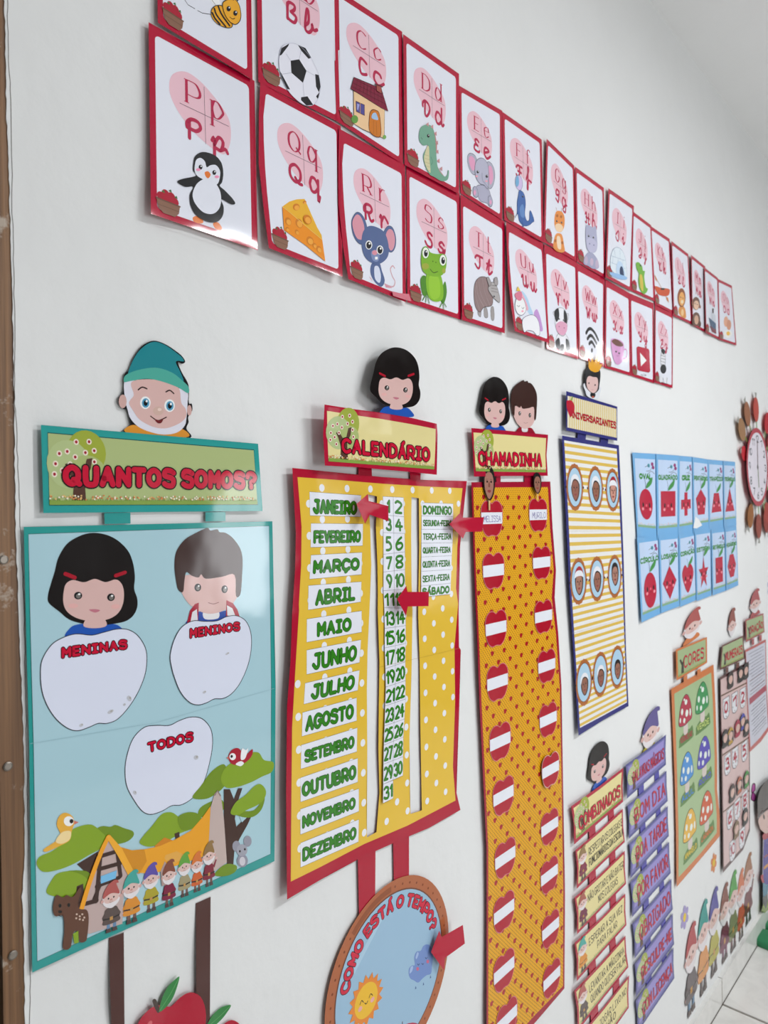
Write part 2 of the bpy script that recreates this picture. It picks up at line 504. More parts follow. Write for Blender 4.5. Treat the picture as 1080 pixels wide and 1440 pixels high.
def wood(name):
    m, t, p = new_mat(name)
    geo = t.nodes.new('ShaderNodeNewGeometry')
    mp = t.nodes.new('ShaderNodeMapping'); mp.inputs['Scale'].default_value = (160, 60, 3.0)
    n1 = tex(t, 'Noise', Scale=1.0, Detail=6.0, Roughness=0.6)
    n2 = tex(t, 'Noise', Scale=26.0, Detail=5.0, Roughness=0.7)
    t.links.new(geo.outputs['Position'], mp.inputs['Vector']); t.links.new(mp.outputs['Vector'], n1.inputs['Vector'])
    t.links.new(geo.outputs['Position'], n2.inputs['Vector'])
    cr = t.nodes.new('ShaderNodeValToRGB')
    e = cr.color_ramp.elements
    e[0].position, e[1].position = 0.3, 0.72
    e[0].color = (0.085, 0.036, 0.014, 1); e[1].color = (0.30, 0.15, 0.06, 1)
    t.links.new(n1.outputs['Fac'], cr.inputs['Fac'])
    # worn streaks of white paint
    cr2 = t.nodes.new('ShaderNodeValToRGB')
    cr2.color_ramp.elements[0].position = 0.62; cr2.color_ramp.elements[1].position = 0.70
    t.links.new(n2.outputs['Fac'], cr2.inputs['Fac'])
    mx = t.nodes.new('ShaderNodeMix'); mx.data_type = 'RGBA'
    t.links.new(cr2.outputs['Color'], mx.inputs['Factor']); t.links.new(cr.outputs['Color'], mx.inputs['A'])
    mx.inputs['B'].default_value = (0.42, 0.34, 0.27, 1)
    t.links.new(mx.outputs['Result'], p.inputs['Base Color'])
    b = t.nodes.new('ShaderNodeBump'); b.inputs['Strength'].default_value = 0.4; b.inputs['Distance'].default_value = 0.002
    t.links.new(n1.outputs['Fac'], b.inputs['Height']); t.links.new(b.outputs['Normal'], p.inputs['Normal'])
    p.inputs['Roughness'].default_value = 0.5
    return m

def flat(name, col, rough=0.5, metal=0):
    m, t, p = new_mat(name)
    p.inputs['Base Color'].default_value = list(col)+[1]; p.inputs['Roughness'].default_value = rough; p.inputs['Metallic'].default_value = metal
    return m

MW = plaster('wall_paint', (0.80, 0.805, 0.80))
MC = plaster('ceiling_paint', (0.89, 0.89, 0.885), 0.8)
MW2 = plaster('darkened_wall', (0.30, 0.31, 0.30))  # unseen walls darkened to keep their reflection off the glossy charts
MFL = stone('floor_tile', (0.80, 0.79, 0.76))
MGR = flat('grout', (0.16, 0.13, 0.10), 0.8)
MWD = wood('door_wood')
MDK = flat('dark_gap', (0.006, 0.005, 0.005), 0.9)
MMT = flat('old_screw', (0.25, 0.22, 0.19), 0.4, 0.8)
MFR = flat('window_frame_white', (0.75, 0.75, 0.74), 0.4)

def mesh_obj(name, verts, faces, mat, parent=None, loc=(0, 0, 0), smooth=False):
    me = bpy.data.meshes.new(name)
    me.from_pydata(verts, [], faces)
    me.materials.append(mat)
    if smooth: me.polygons.foreach_set('use_smooth', [True]*len(faces))
    o = bpy.data.objects.new(name, me)
    o.location = loc
    COL.objects.link(o)
    if parent: o.parent = parent
    return o

def boxv(x0, y0, z0, x1, y1, z1):
    return ([(x0, y0, z0), (x1, y0, z0), (x1, y1, z0), (x0, y1, z0), (x0, y0, z1), (x1, y0, z1), (x1, y1, z1), (x0, y1, z1)],
            [[0, 3, 2, 1], [4, 5, 6, 7], [0, 1, 5, 4], [1, 2, 6, 5], [2, 3, 7, 6], [3, 0, 4, 7]])

def boxes(name, lst, mat, parent=None, loc=(0, 0, 0)):
    V, F = [], []
    for b in lst:
        v, f = boxv(*b); n = len(V)
        V += v; F += [[i+n for i in q] for q in f]
    return mesh_obj(name, V, F, mat, parent, loc)

def struct(o, label):
    o['kind'] = 'structure'; o['label'] = label
    return o

WX0 = 0.262            # the decorated wall begins beside the door casing
wl = struct(boxes('wall_left', [(WX0, D, 0, ROOM_X1, D+0.15, CEIL), (ROOM_X0, D, 2.62, WX0, D+0.15, CEIL), (ROOM_X0, D, 0, -0.75, D+0.15, 2.62)], MW), 'white painted plaster wall covered with paper charts')
struct(boxes('ceiling', [(ROOM_X0, ROOM_Y0-0.15, CEIL, ROOM_X1, D+0.15, CEIL+0.12)], MC), 'plain pale grey ceiling above the charts')
struct(boxes('wall_end', [(ROOM_X1, ROOM_Y0-0.15, 0, ROOM_X1+0.15, D+0.15, CEIL)], MW), 'plain white end wall of the room')
struct(boxes('wall_front', [(ROOM_X0-0.15, ROOM_Y0-0.15, 0, ROOM_X0, D+0.15, CEIL)], MW2), 'unseen darkened wall behind the camera')
wb = []
xs = [ROOM_X0]+[v for w in WINDOWS for v in w]+[ROOM_X1]
for i in range(0, len(xs), 2): wb.append((xs[i], ROOM_Y0-0.15, WZ0, xs[i+1], ROOM_Y0, WZ1))
wb += [(ROOM_X0, ROOM_Y0-0.15, 0, ROOM_X1, ROOM_Y0, WZ0), (ROOM_X0, ROOM_Y0-0.15, WZ1, ROOM_X1, ROOM_Y0, CEIL)]
struct(boxes('wall_right', wb, MW2), 'unseen darkened wall with the windows opposite the charts')
for i, (a, b) in enumerate(WINDOWS):
    y0, y1 = ROOM_Y0-0.10, ROOM_Y0-0.05
    o = struct(boxes('window_%d' % (i+1), [(a, y0, WZ0, a+0.05, y1, WZ1), (b-0.05, y0, WZ0, b, y1, WZ1), (a, y0, WZ0, b, y1, WZ0+0.05), (a, y0, WZ1-0.05, b, y1, WZ1), ((a+b)/2-0.03, y0, WZ0, (a+b)/2+0.03, y1, WZ1)], MFR), 'white framed window opposite the charts')

# floor of large glossy tiles, and the tiled skirting
TS = 0.60; GAP = 0.009
jx, jz = wall(1016, 1419)
JX = jx*(D-0.012)/D                      # a joint between two tiles stands here
fl = struct(boxes('floor', [(ROOM_X0, ROOM_Y0-0.15, -0.12, ROOM_X1, D+0.15, -0.004)], MGR), 'glossy off-white stone tile floor with dark joints')
tv, tf = boxv(GAP/2, GAP/2, -0.004, TS-GAP/2, TS-GAP/2, 0.0)
tme = bpy.data.meshes.new('tile'); tme.from_pydata(tv, [], tf); tme.materials.append(MFL)
i0 = int(math.floor((ROOM_X0-JX)/TS))+1
for i in range(i0, int((ROOM_X1-JX)/TS)):
    for j in range(7):
        y = D-0.0095-TS*(j+1)
        if y < ROOM_Y0: continue
        o = bpy.data.objects.new('tile', tme); o.location = (JX+i*TS, y, 0); o.parent = fl
        COL.objects.link(o)
bb = struct(boxes('baseboard_left', [(WX0+0.05, D-0.0116, 0, ROOM_X1, D, 0.070)], MGR), 'off-white glossy tile skirting along the chart wall')
kv, kf = boxv(0.0025, -0.008, 0.001, TS-0.0025, 0.004, 0.078)
kme = bpy.data.meshes.new('skirting_tile'); kme.from_pydata(kv, [], kf); kme.materials.append(MFL)
for i in range(-2, int((ROOM_X1-JX)/TS)):
    o = bpy.data.objects.new('skirting_tile', kme); o.location = (JX+i*TS, D-0.004, 0); o.parent = bb
    COL.objects.link(o)

# worn wooden door casing on the left, with the broken plaster edge over it
cx0 = wall(3, 1340)[0]
tr = struct(boxes('trim_1', [(cx0, D-0.001, 0, WX0+0.012, D+0.12, 2.62), (-0.75, D+0.06, 2.58, WX0, D+0.12, 2.64)], MWD), 'worn brown wooden door casing at the left edge')
struct(boxes('gap_dark_1', [(-0.75, D+0.03, 0, cx0-0.004, D+0.07, 2.60)], MDK), 'near-black slab standing for the dark doorway gap beside the worn wooden casing')  # no door leaf: near-black slab gives the darkness of the open gap
for (px, py) in ((4, 787), (10, 1077), (17, 1342)):
    x, z = wall(px, py)
    v, f = [], []
    N = 14
    for (r, y) in ((0.0042, D-0.001), (0.0042, D-0.0024), (0.0030, D-0.0030)):
        v += [(x+r*math.cos(2*math.pi*k/N), y, ZC+z+r*math.sin(2*math.pi*k/N)) for k in range(N)]
    for k in range(N):
        for b in (0, N): f.append([b+k, b+(k+1) % N, b+N+(k+1) % N, b+N+k])
    f.append(list(range(2*N, 3*N)))
    mesh_obj('screw', v, f, MMT, tr)
rnd = random.Random(3)
def ragged(name, edge, mat, parent, y):
    """strip of plaster with a ragged left edge; edge: px points down the photograph, right side straight"""
    pts = []
    e = pts_of(edge)
    for a, b in zip(e, e[1:]):
        n = max(2, int((b[1]-a[1])/9))
        for k in range(n):
            t = k/n
            pts.append((a[0]+(b[0]-a[0])*t+rnd.uniform(-0.9, 0.9), a[1]+(b[1]-a[1])*t))
    pts.append(e[-1])
    V, F = [], []
    for p in pts:
        x, z = wall(*p); xr = WX0+0.013
        V += [(x, y, ZC+z), (xr, y, ZC+z), (x, D+0.002, ZC+z), (xr, D+0.002, ZC+z)]
    for i in range(len(pts)-1):
        a, b = 4*i, 4*i+4
        F += [[a, b, b+1, a+1], [a+2, b+2, b, a]]
    return mesh_obj(name, V, F, mat, parent)
ragged('plaster_lip', '2,-60 6,40 8,160 13,300 16,430 19,560 20,700 23,800 26,900 31,1000 33,1080 33,1140 34,1200 30,1260 33,1330 34,1500', MW, wl, D-0.0022)
# the crack in the paint beside the casing
ck = pts_of('9,0 10,70 14,140 16,300 18,400 20,480 19,560 22,610 25,680 27,740 30,800 33,870 34,960 36,1040 37,1110 38,1180 39,1290 41,1380 40,1450')
c2 = []
for a, b in zip(ck, ck[1:]):
    for k in range(6):
        t = k/6
        c2.append((a[0]+(b[0]-a[0])*t+rnd.uniform(-0.8, 0.8), a[1]+(b[1]-a[1])*t))
crp = ribbon([wall(*p) for p in c2], 0.0006)
V, F = [], []
for q in crp:
    n = len(V); V += [(p[0], D-0.00235, ZC+p[1]) for p in q]; F.append(list(range(n, len(V))))
mesh_obj('paint_crack', V, F, flat('crack', (0.12, 0.10, 0.09), 0.9), wl)

# ceiling tube fittings (behind the photographer's right shoulder)
MTB = new_mat('lit_tube')[0]
p = MTB.node_tree.nodes['Principled BSDF']
p.inputs['Emission Color'].default_value = (0.96, 0.98, 1, 1); p.inputs['Emission Strength'].default_value = 4
for k, (x, y) in enumerate(LAMPS):
    e = bpy.data.objects.new('tube_fitting', None); e.location = (x, y, CEIL); COL.objects.link(e)
    e['label'] = ('white tube lamp fitting on the ceiling near the door', 'white tube lamp fitting on the ceiling far from the door')[k]; e['category'] = 'lamp'
    boxes('housing', [(-0.63, -0.045, -0.05, 0.63, 0.045, 0)], MFR, e)
    for s_ in (-1, 1):
        V = [(q, s_*0.025+0.013*math.cos(a), -0.063+0.013*math.sin(a)) for q in (-0.6, 0.6) for a in [2*math.pi*i/10 for i in range(10)]]
        mesh_obj('tube', V, [[i, (i+1) % 10, 10+(i+1) % 10, 10+i] for i in range(10)], MTB, e, smooth=True)
# ---------------------------------------------------------------- crops of the photograph used for tracing
C1 = Px(190, 0, 3.693); C2 = Px(450, 0, 3.13); C3 = Px(640, 130, 3.69); C4 = Px(800, 230, 4.32); C5 = Px(0, 440, 2.7)
C6 = Px(20, 720, 2.842); C7 = Px(20, 1000, 2.842); C8 = Px(390, 470, 3.693); C9 = Px(390, 840, 3.272); C10 = Px(440, 1180, 4.154)
C11 = Px(630, 510, 4.116); C12 = Px(630, 840, 2.4); C13 = Px(770, 490, 2.571); C14 = Px(870, 540, 4.0); C15 = Px(780, 980, 3.13)
C16 = Px(920, 820, 3.275); C17 = Px(930, 1180, 5.54); C18 = Px(800, 1220, 6.544); C19 = Px(1000, 540, 6.55); C20 = Px(1000, 820, 6.0)
C21 = Px(1000, 1060, 6.0); C22 = Px(960, 1180, 9.0); C23 = Px(960, 1300, 9.0); C24 = Px(800, 1030, 6.857); PX = Px()
RED, WHT, PINK, INK, LET = 'AA0A31', 'DADCE6', 'DFB6C1', '1B1A1E', 'AE2348'

def face(s, p, F, eyes, r, mouth=None, cheeks=None, w=0.7, ec='17151A', cc='E79AA8'):
    for (x, y) in eyes:
        s.ell(p, F, x, y, r, r*1.25, ec); s.ell(p, F, x+r*0.3, y-r*0.45, r*0.35, r*0.4, 'F2F2F2', n=8)
    if mouth: s.line(p, F, mouth, w, ec, smooth=True)
    for (x, y) in cheeks or []: s.ell(p, F, x, y, r*1.2, r*0.75, cc, n=12)

def bee(s):
    p, F = 'bee', C1
    s.line(p, F, '258,0 275,25 310,45', 0.7, INK); s.line(p, F, '325,55 350,68 395,75', 0.7, INK)
    s.fill(p, F, '392,0 400,-30 430,-25 440,10 450,30 420,30', 'E6E8F0', True); s.line(p, F, '392,-10 420,28 460,30', 0.6, INK)
    s.fill(p, F, '395,75 400,45 425,28 460,35 490,90 505,125 500,142 470,143 430,125 405,100', 'E0A024', True)
    for a in ('412,45 425,80 470,138', '432,32 450,75 490,132', '402,68 415,95 440,125'): s.line(p, F, a, 2.6, INK, smooth=True)
    s.line(p, F, '395,75 400,45 425,28 460,35 490,90 505,125 500,142 470,143 430,125 405,100', 0.8, INK, True, True)
    s.shape(p, F, '455,20 475,0 515,-5 540,25 550,75 543,110 520,127 490,110 465,70', 'E3A32A', 0.9, INK)
    face(s, p, F, [(486, 45), (521, 68)], 11, '492,88 505,98 518,95', None)
    s.line(p, F, '510,0 520,-15', 1.2, INK); s.line(p, F, '530,5 540,-8', 1.2, INK)

def ball(s):
    p, F = 'football', C1
    O = '750,290 762,245 800,225 850,235 905,290 945,365 963,440 955,500 925,545 880,545 830,510 785,455 755,380 748,330'
    s.fill(p, F, O, 'DDDDE8', True)
    s.fill(p, F, '808,315 852,308 890,368 872,430 812,378', '17181C', False)
    for q in ('760,250 800,226 795,240 760,285 750,290', '845,232 885,250 915,300 900,305 862,262', '750,365 762,385 805,465 790,462 762,410', '935,385 955,390 963,450 955,480 940,450', '862,505 895,500 925,545 890,548 862,520', '940,500 958,478 950,515'):
        s.fill(p, F, q, '1A1B20')
    for q in ('808,315 785,280', '852,308 862,262', '890,368 938,395', '872,430 878,500', '812,378 765,385'): s.line(p, F, q, 0.5, 'A9A9B8')
    s.line(p, F, O, 0.4, 'B4B4C4', True, True)

def house(s):
    p, F = 'house', C2
    s.shape(p, F, '148,400 285,470 283,610 190,570 150,545', 'E3BE93', 0.8, '4A2A20', False)
    s.shape(p, F, '150,340 270,390 300,490 270,475 135,390', '7A1834', 0.9, '2E0A14', False)
    for q in ('145,365 285,435', '140,380 292,460', '155,350 278,410'): s.line(p, F, q, 0.6, '4C0E20')
    for k in range(8): s.line(p, F, [(165+15*k, 352+6*k), (158+16.5*k, 392+10*k)], 0.45, '4C0E20')
    s.shape(p, F, '248,372 270,380 272,412 250,400', '9A4A42', 0.7, '2E0A14', False); s.line(p, F, '243,370 275,382', 2.0, '5A1A22')
    s.shape(p, F, '158,445 196,462 196,508 160,490', '4F4A8C', 1.0, '5A2A18', False); s.line(p, F, '177,453 177,500', 0.8, 'D9A35A'); s.fill(p, F, '163,455 174,460 168,485 163,482', '9A9AD0')
    s.shape(p, F, '220,580 218,510 228,485 245,485 262,505 266,600', 'C5711F', 1.0, '5A2A18', True); s.fill(p, F, '228,520 232,500 245,497 254,515 254,528', '9DB9D6', True)
    for q in ('235,530 236,588', '248,535 250,594'): s.line(p, F, q, 0.5, '8A4A12')
    s.ell(p, F, 153, 525, 15, 18, '5F9140'); s.ell(p, F, 284, 603, 8, 9, '6FA050')

def dino(s):
    p, F = 'dinosaur', C2
    s.fill(p, F, '470,570 500,575 515,640 512,720 545,775 540,790 510,760 500,700', 'B88080', True)
    s.fill(p, F, '436,590 445,560 470,548 495,560 507,610 512,680 520,740 545,775 560,770 563,750 568,755 562,790 535,797 505,780 480,765 460,720 455,680 475,640 455,640 438,620', '6E9D86', True)
    s.fill(p, F, '472,645 480,650 482,700 486,760 468,735 458,695', 'C9C29A', True)
    for k in range(5): s.line(p, F, [(460, 680+16*k), (484, 688+16*k)], 0.4, '9A9474')
    s.line(p, F, '488,690 495,710 490,725', 1.2, '578570', smooth=True)
    face(s, p, F, [(477, 598)], 6, '445,605 450,612', None)
    for (x, y) in ((470, 550), (490, 560), (505, 590), (511, 630), (513, 670), (518, 710), (530, 745)): s.fill(p, F, [(x-4, y-2), (x+8, y-12), (x+9, y+8)], 'C08A8C')

def elephant(s):
    p, F = 'elephant', C3
    s.shape(p, F, '65,330 80,315 105,330 115,365 112,405 100,428 80,410 66,370', 'A9A8B8', 0.8, '5A5A68'); s.fill(p, F, '72,340 85,330 102,350 103,395 90,405 76,375', 'D899B8', True)
    s.shape(p, F, '165,370 185,365 203,400 205,450 190,495 170,485', 'A9A8B8', 0.8, '5A5A68'); s.fill(p, F, '172,390 188,385 197,420 195,460 180,475', 'D899B8', True)
    s.shape(p, F, '110,490 140,480 170,495 185,535 192,575 178,590 165,575 135,565 122,545', 'A6A5B9', 0.8, '5A5A68')
    s.shape(p, F, '92,505 100,488 112,495 120,530 112,545 96,535', 'A6A5B9', 0.8, '5A5A68'); s.ell(p, F, 102, 520, 7, 14, 'D899B8')
    s.shape(p, F, '172,545 185,538 195,565 190,590 178,590', 'A6A5B9', 0.8, '5A5A68'); s.ell(p, F, 184, 570, 6, 12, 'D899B8')
    s.shape(p, F, '105,370 125,342 150,345 170,375 175,430 172,470 170,500 158,490 150,480 125,470 106,430', 'AEADC0', 0.8, '5A5A68')
    s.line(p, F, '140,420 143,455 158,475 168,490', 2.2, '9998AC', smooth=True)
    face(s, p, F, [(118, 412), (165, 435)], 6, None, [(112, 435), (163, 460)])

def dolphin(s):
    p, F = 'dolphin', C3
    s.shape(p, F, '312,455 318,435 330,430 345,445 350,480 342,505 328,505 315,485', 'C9B8DC', 0.7, '3A4A78'); s.fill(p, F, '318,440 328,434 332,470 322,490 313,470', '6FA6CC', True)
    s.shape(p, F, '333,510 350,515 362,540 366,580 362,630 372,665 385,660 388,615 398,625 410,665 400,675 385,688 360,692 335,670 325,630 312,650 322,620 322,570 328,535', '3E62A0', 0.8, '263E6C')
    s.fill(p, F, '352,580 360,620 358,650 340,640 335,600', '5D82B8', True); s.fill(p, F, '345,655 358,695 350,700', '35568E')
    face(s, p, F, [(352, 540)], 4)

def giraffe(s):
    p, F = 'giraffe', C3
    s.line(p, F, '528,615 524,598', 1.4, '8A5A30'); s.line(p, F, '552,620 552,600', 1.4, '8A5A30')
    s.fill(p, F, '510,780 520,740 535,730 555,740 565,790 568,825 540,830 512,810', 'D98A45', True); s.fill(p, F, '528,750 545,752 550,810 532,805', 'E8CDB0', True)
    s.fill(p, F, '518,635 530,615 555,620 568,650 565,700 548,725 525,715 515,680', 'D9863F', True); s.fill(p, F, '520,690 535,680 555,690 560,710 545,725 525,715', 'E6C7A2', True)
    for q in ((530, 640), (550, 645), (520, 770), (556, 780)): s.ell(p, F, q[0], q[1], 6, 8, 'A8602A', n=10)
    face(s, p, F, [(528, 668), (553, 675)], 4)

def hippo(s):
    p, F = 'hippopotamus', C3
    s.fill(p, F, '670,860 690,830 715,835 740,870 745,910 715,915 690,900 668,890', '9C9DB8', True)
    s.ell(p, F, 680, 870, 9, 22, 'B7A8BE'); s.ell(p, F, 736, 890, 9, 22, 'B7A8BE')
    s.fill(p, F, '678,700 690,688 715,700 730,695 735,740 738,800 725,830 695,825 680,790', 'A5A6BF', True)
    s.fill(p, F, '680,770 700,755 728,770 738,800 722,828 692,822', 'B5B3CC', True); s.ell(p, F, 709, 880, 9, 20, 'BFAABF')
    face(s, p, F, [(693, 745), (718, 752)], 4, None, None); s.ell(p, F, 698, 785, 3, 4, '77789A'); s.ell(p, F, 720, 792, 3, 4, '77789A')

def igloo(s):
    p, F = 'igloo', C4
    s.shape(p, F, '252,620 258,550 280,512 310,515 335,550 348,610 350,700 310,690 270,660', 'D5DFEC', 0.6, '3E5E88')
    for q in ('258,560 300,575 342,590', '254,600 300,618 345,640', '275,520 283,568', '310,518 312,580', '268,565 266,605', '300,575 298,618', '328,583 326,628'): s.line(p, F, q, 0.5, '5577A0', smooth=True)
    s.fill(p, F, '290,665 296,600 318,598 335,640 340,690', 'B9CFE6', True); s.fill(p, F, '310,670 312,630 325,628 334,665 332,685', '26365A', True)
    s.fill(p, F, '250,660 300,670 352,690 345,705 300,700 258,680', '8FB4DC', True)

def croc(s):
    p, F = 'crocodile', C4
    s.fill(p, F, '408,605 425,600 445,625 450,650 462,655 458,690 468,750 480,760 470,785 450,790 430,760 422,710 425,670 412,640', '6DA83A', True)
    s.fill(p, F, '430,680 445,680 452,740 450,775 436,755', 'C9B34A', True); s.ell(p, F, 436, 620, 4, 5, '1A1A1A', n=8)
    s.line(p, F, '455,785 455,800', 1.5, '6DA83A')

def kayak(s):
    p, F = 'kayak', C4
    s.line(p, F, '522,680 560,750 605,835', 1.6, 'B98A5A'); s.fill(p, F, '520,675 530,690 535,720 525,700', 'C8793A'); s.fill(p, F, '590,810 602,815 608,845 595,830', 'C8793A')
    s.fill(p, F, '522,745 560,755 600,760 614,770 605,800 575,805 540,790', 'C4502A', True); s.ell(p, F, 570, 762, 14, 6, '33201A')

def lion(s):
    p, F = 'lion', C4
    s.fill(p, F, '668,880 685,860 705,880 712,935 690,935 668,910', 'CF8A42', True); s.ell(p, F, 684, 815, 25, 58, '8A4A22'); s.ell(p, F, 686, 822, 17, 42, 'DFA055')
    face(s, p, F, [(680, 812), (694, 818)], 3); s.ell(p, F, 688, 840, 8, 12, 'EBD0A8'); s.ell(p, F, 690, 905, 8, 22, 'E5BE88')

def monkey(s):
    p, F = 'monkey', C4
    s.ell(p, F, 774, 945, 24, 42, '6B4A3C'); s.ell(p, F, 775, 950, 13, 28, 'C9A088'); s.ell(p, F, 772, 850, 24, 40, '6B4636'); s.ell(p, F, 774, 860, 16, 28, 'DDB59A')
    s.ell(p, F, 752, 850, 6, 12, '8A5A48'); s.ell(p, F, 796, 870, 6, 12, '8A5A48'); face(s, p, F, [(768, 850), (781, 855)], 3)
    s.ell(p, F, 757, 965, 8, 20, '5A3A2C'); s.ell(p, F, 795, 975, 8, 20, '5A3A2C')

def ship(s):
    p, F = 'ship', C4
    s.fill(p, F, '850,935 893,970 895,1035 868,1020', '3B5470'); s.fill(p, F, '866,900 890,920 892,965 868,945', 'C4C9D2'); s.rect(p, F, 872, 880, 880, 910, '4A3A3A'); s.fill(p, F, '855,985 895,1012 895,1035 870,1022', '7A2A35')
    for k in range(4): s.line(p, F, [(853+k, 945+16*k), (894, 978+14*k)], 0.7, '8798AC')

def eggs(s):
    p, F = 'eggs', C4
    s.ell(p, F, 955, 960, 14, 32, 'D9A083'); s.ell(p, F, 972, 980, 14, 32, 'C98C70'); s.ell(p, F, 965, 1035, 26, 25, 'E8E6E0'); s.ell(p, F, 968, 1032, 11, 13, 'E3B040')

def penguin(s):
    p, F = 'penguin', C1
    for q in ('300,1130 320,1122 350,1140 352,1158 330,1160 305,1150', '405,1160 430,1155 452,1185 440,1195 415,1185'): s.fill(p, F, q, 'D9722A', True)
    s.fill(p, F, '303,850 312,812 345,790 388,795 425,815 450,850 458,900 452,945 440,965 465,988 505,1030 520,1057 498,1060 448,1035 460,1075 455,1120 430,1150 390,1155 350,1140 310,1110 287,1060 285,1010 302,970 260,970 220,946 242,930 300,918 318,908 302,885', '17181B', True)
    s.fill(p, F, '310,860 318,830 340,820 362,838 372,868 392,858 420,858 440,885 440,920 428,955 400,958 360,935 325,915 310,890', 'D9DBE5', True)
    s.fill(p, F, '301,995 325,950 368,928 410,945 438,985 447,1035 437,1082 405,1110 360,1105 325,1075 302,1035', 'D9DBE5', True)
    face(s, p, F, [(340, 868), (411, 896)], 10, None, [(328, 881), (425, 918)], cc='E68FB0')
    s.fill(p, F, '362,895 380,890 392,908 380,926 366,915', 'D9722A', True)

def cheese(s):
    p, F = 'cheese', C1
    s.fill(p, F, '765,1073 800,1047 840,1035 880,1033 945,1180 968,1220 972,1245', 'E0A92C'); s.fill(p, F, '765,1073 972,1245 988,1358 880,1270 774,1195', 'E38A1E')
    for (x, y, a, b) in ((837, 1075, 18, 18), (895, 1140, 20, 26), (795, 1150, 16, 22), (852, 1160, 18, 26), (908, 1250, 18, 24), (955, 1295, 13, 20), (840, 1205, 10, 14), (790, 1190, 10, 12), (932, 1275, 10, 14), (880, 1050, 10, 8)):
        s.ell(p, F, x, y, a, b, 'C9741A', -25); s.ell(p, F, x+3, y+4, a*0.72, b*0.7, 'E9A03C', -25)
    s.line(p, F, '765,1073 800,1100 900,1185 972,1245', 0.7, 'EFC86A')

def mouse(s):
    p, F = 'mouse', C2
    s.line(p, F, '285,1250 320,1262 330,1240 318,1215 310,1185 320,1170 328,1180', 2.0, 'C9A0A8', smooth=True)
    s.shape(p, F, '140,970 160,935 185,945 205,990 205,1040 185,1075 160,1060 143,1020', '51628C', 0.6, '2F3A58'); s.fill(p, F, '143,975 160,945 180,955 195,1000 190,1050 165,1050 148,1015', 'CE8E9C', True)
    s.shape(p, F, '275,1040 295,998 318,1000 333,1040 332,1085 315,1110 290,1095', '51628C', 0.6, '2F3A58'); s.fill(p, F, '290,1040 302,1010 320,1015 330,1050 325,1090 308,1100', 'CE8E9C', True)
    s.fill(p, F, '228,1160 260,1155 272,1190 285,1235 270,1262 240,1240 222,1200', '51628C', True); s.fill(p, F, '240,1175 258,1175 268,1215 262,1245 242,1225', 'CDD3E4', True)
    s.fill(p, F, '183,1070 190,1020 215,995 250,1000 285,1025 302,1080 298,1130 265,1160 225,1155 195,1125', '51628C', True)
    s.fill(p, F, '225,1110 245,1100 262,1120 255,1150 232,1145', '7786AE', True); s.ell(p, F, 241, 1112, 12, 11, 'D08A98')
    for e in ((215, 1078), (264, 1100)): s.ell(p, F, e[0], e[1], 15, 20, 'E8EAF2'); s.ell(p, F, e[0], e[1]+1, 11, 16, '15161B'); s.ell(p, F, e[0]+3, e[1]-6, 4, 5, 'F4F4F8', n=8)
    s.rect(p, F, 242, 1130, 254, 1142, 'E8E8EE'); s.fill(p, F, '225,1225 215,1215 232,1240', 'CE8E9C'); s.fill(p, F, '285,1250 310,1262 318,1268 290,1265', 'CE8E9C')

def frog(s):
    p, F = 'frog', C2
    s.fill(p, F, '443,1230 455,1212 468,1225 470,1290 455,1300 446,1270', '4B8226', True); s.fill(p, F, '540,1260 552,1240 558,1290 545,1335 530,1320', '4B8226', True)
    s.fill(p, F, '470,1205 500,1190 530,1210 542,1260 540,1315 510,1328 480,1310 468,1260', '7DB02A', True); s.fill(p, F, '480,1220 505,1210 525,1230 528,1300 500,1318 482,1290', '8FBE34', True)
    for q in ('470,1290 452,1322', '470,1290 466,1330', '470,1290 482,1335', '542,1325 528,1352', '542,1325 545,1362', '542,1325 556,1350'): s.line(p, F, q, 1.6, '4B8226')
    s.fill(p, F, '445,1150 452,1095 470,1085 485,1110 515,1118 540,1118 556,1145 552,1190 530,1215 490,1215 455,1195', '77A82A', True)
    s.ell(p, F, 464, 1172, 16, 14, '98A03A'); s.ell(p, F, 545, 1192, 8, 12, '98A03A')
    for e in ((465, 1113), (541, 1145)): s.ell(p, F, e[0], e[1], 17, 28, '5E9A24'); s.ell(p, F, e[0], e[1], 14, 24, 'E4E8DC'); s.ell(p, F, e[0]+1, e[1]+2, 8, 15, '14161A'); s.ell(p, F, e[0]+3, e[1]-5, 3, 4, 'F0F0F0', n=8)
    s.line(p, F, '485,1185 500,1200 518,1195', 1.0, '1A2A0A', smooth=True); s.ell(p, F, 497, 1150, 2, 3, '2A4A10', n=8); s.ell(p, F, 510, 1155, 2, 3, '2A4A10', n=8)

def armadillo(s):
    p, F = 'armadillo', C3
    for q in ('150,1120 165,1120 170,1165 152,1165', '185,1120 200,1115 203,1175 188,1178', '120,1120 135,1130 132,1165 118,1150'): s.shape(p, F, q, '9A9494', 0.5, '3A3434')
    s.shape(p, F, '97,1040 105,985 130,958 165,962 188,1000 196,1060 190,1105 150,1115 128,1140 105,1110', '8A7474', 0.9, '3A3030')
    for q in ('110,985 118,1050 150,1112', '122,965 132,1040 165,1108', '140,958 152,1030 180,1105', '102,1010 110,1070 128,1130'): s.line(p, F, q, 0.6, 'B8A6A4', smooth=True)
    s.shape(p, F, '172,1020 185,990 198,985 215,1000 232,1065 230,1090 215,1080 195,1060', 'A7A2A2', 0.7, '3A3434'); s.shape(p, F, '165,965 175,960 188,990 178,1005', '9A9494', 0.6, '3A3434'); s.shape(p, F, '202,968 218,960 222,995 208,1000', '9A9494', 0.6, '3A3434')
    for q in ('190,1000 215,1005', '188,1015 220,1022', '188,1030 222,1038'): s.line(p, F, q, 0.6, '5A5252')
    face(s, p, F, [(203, 1058)], 4)

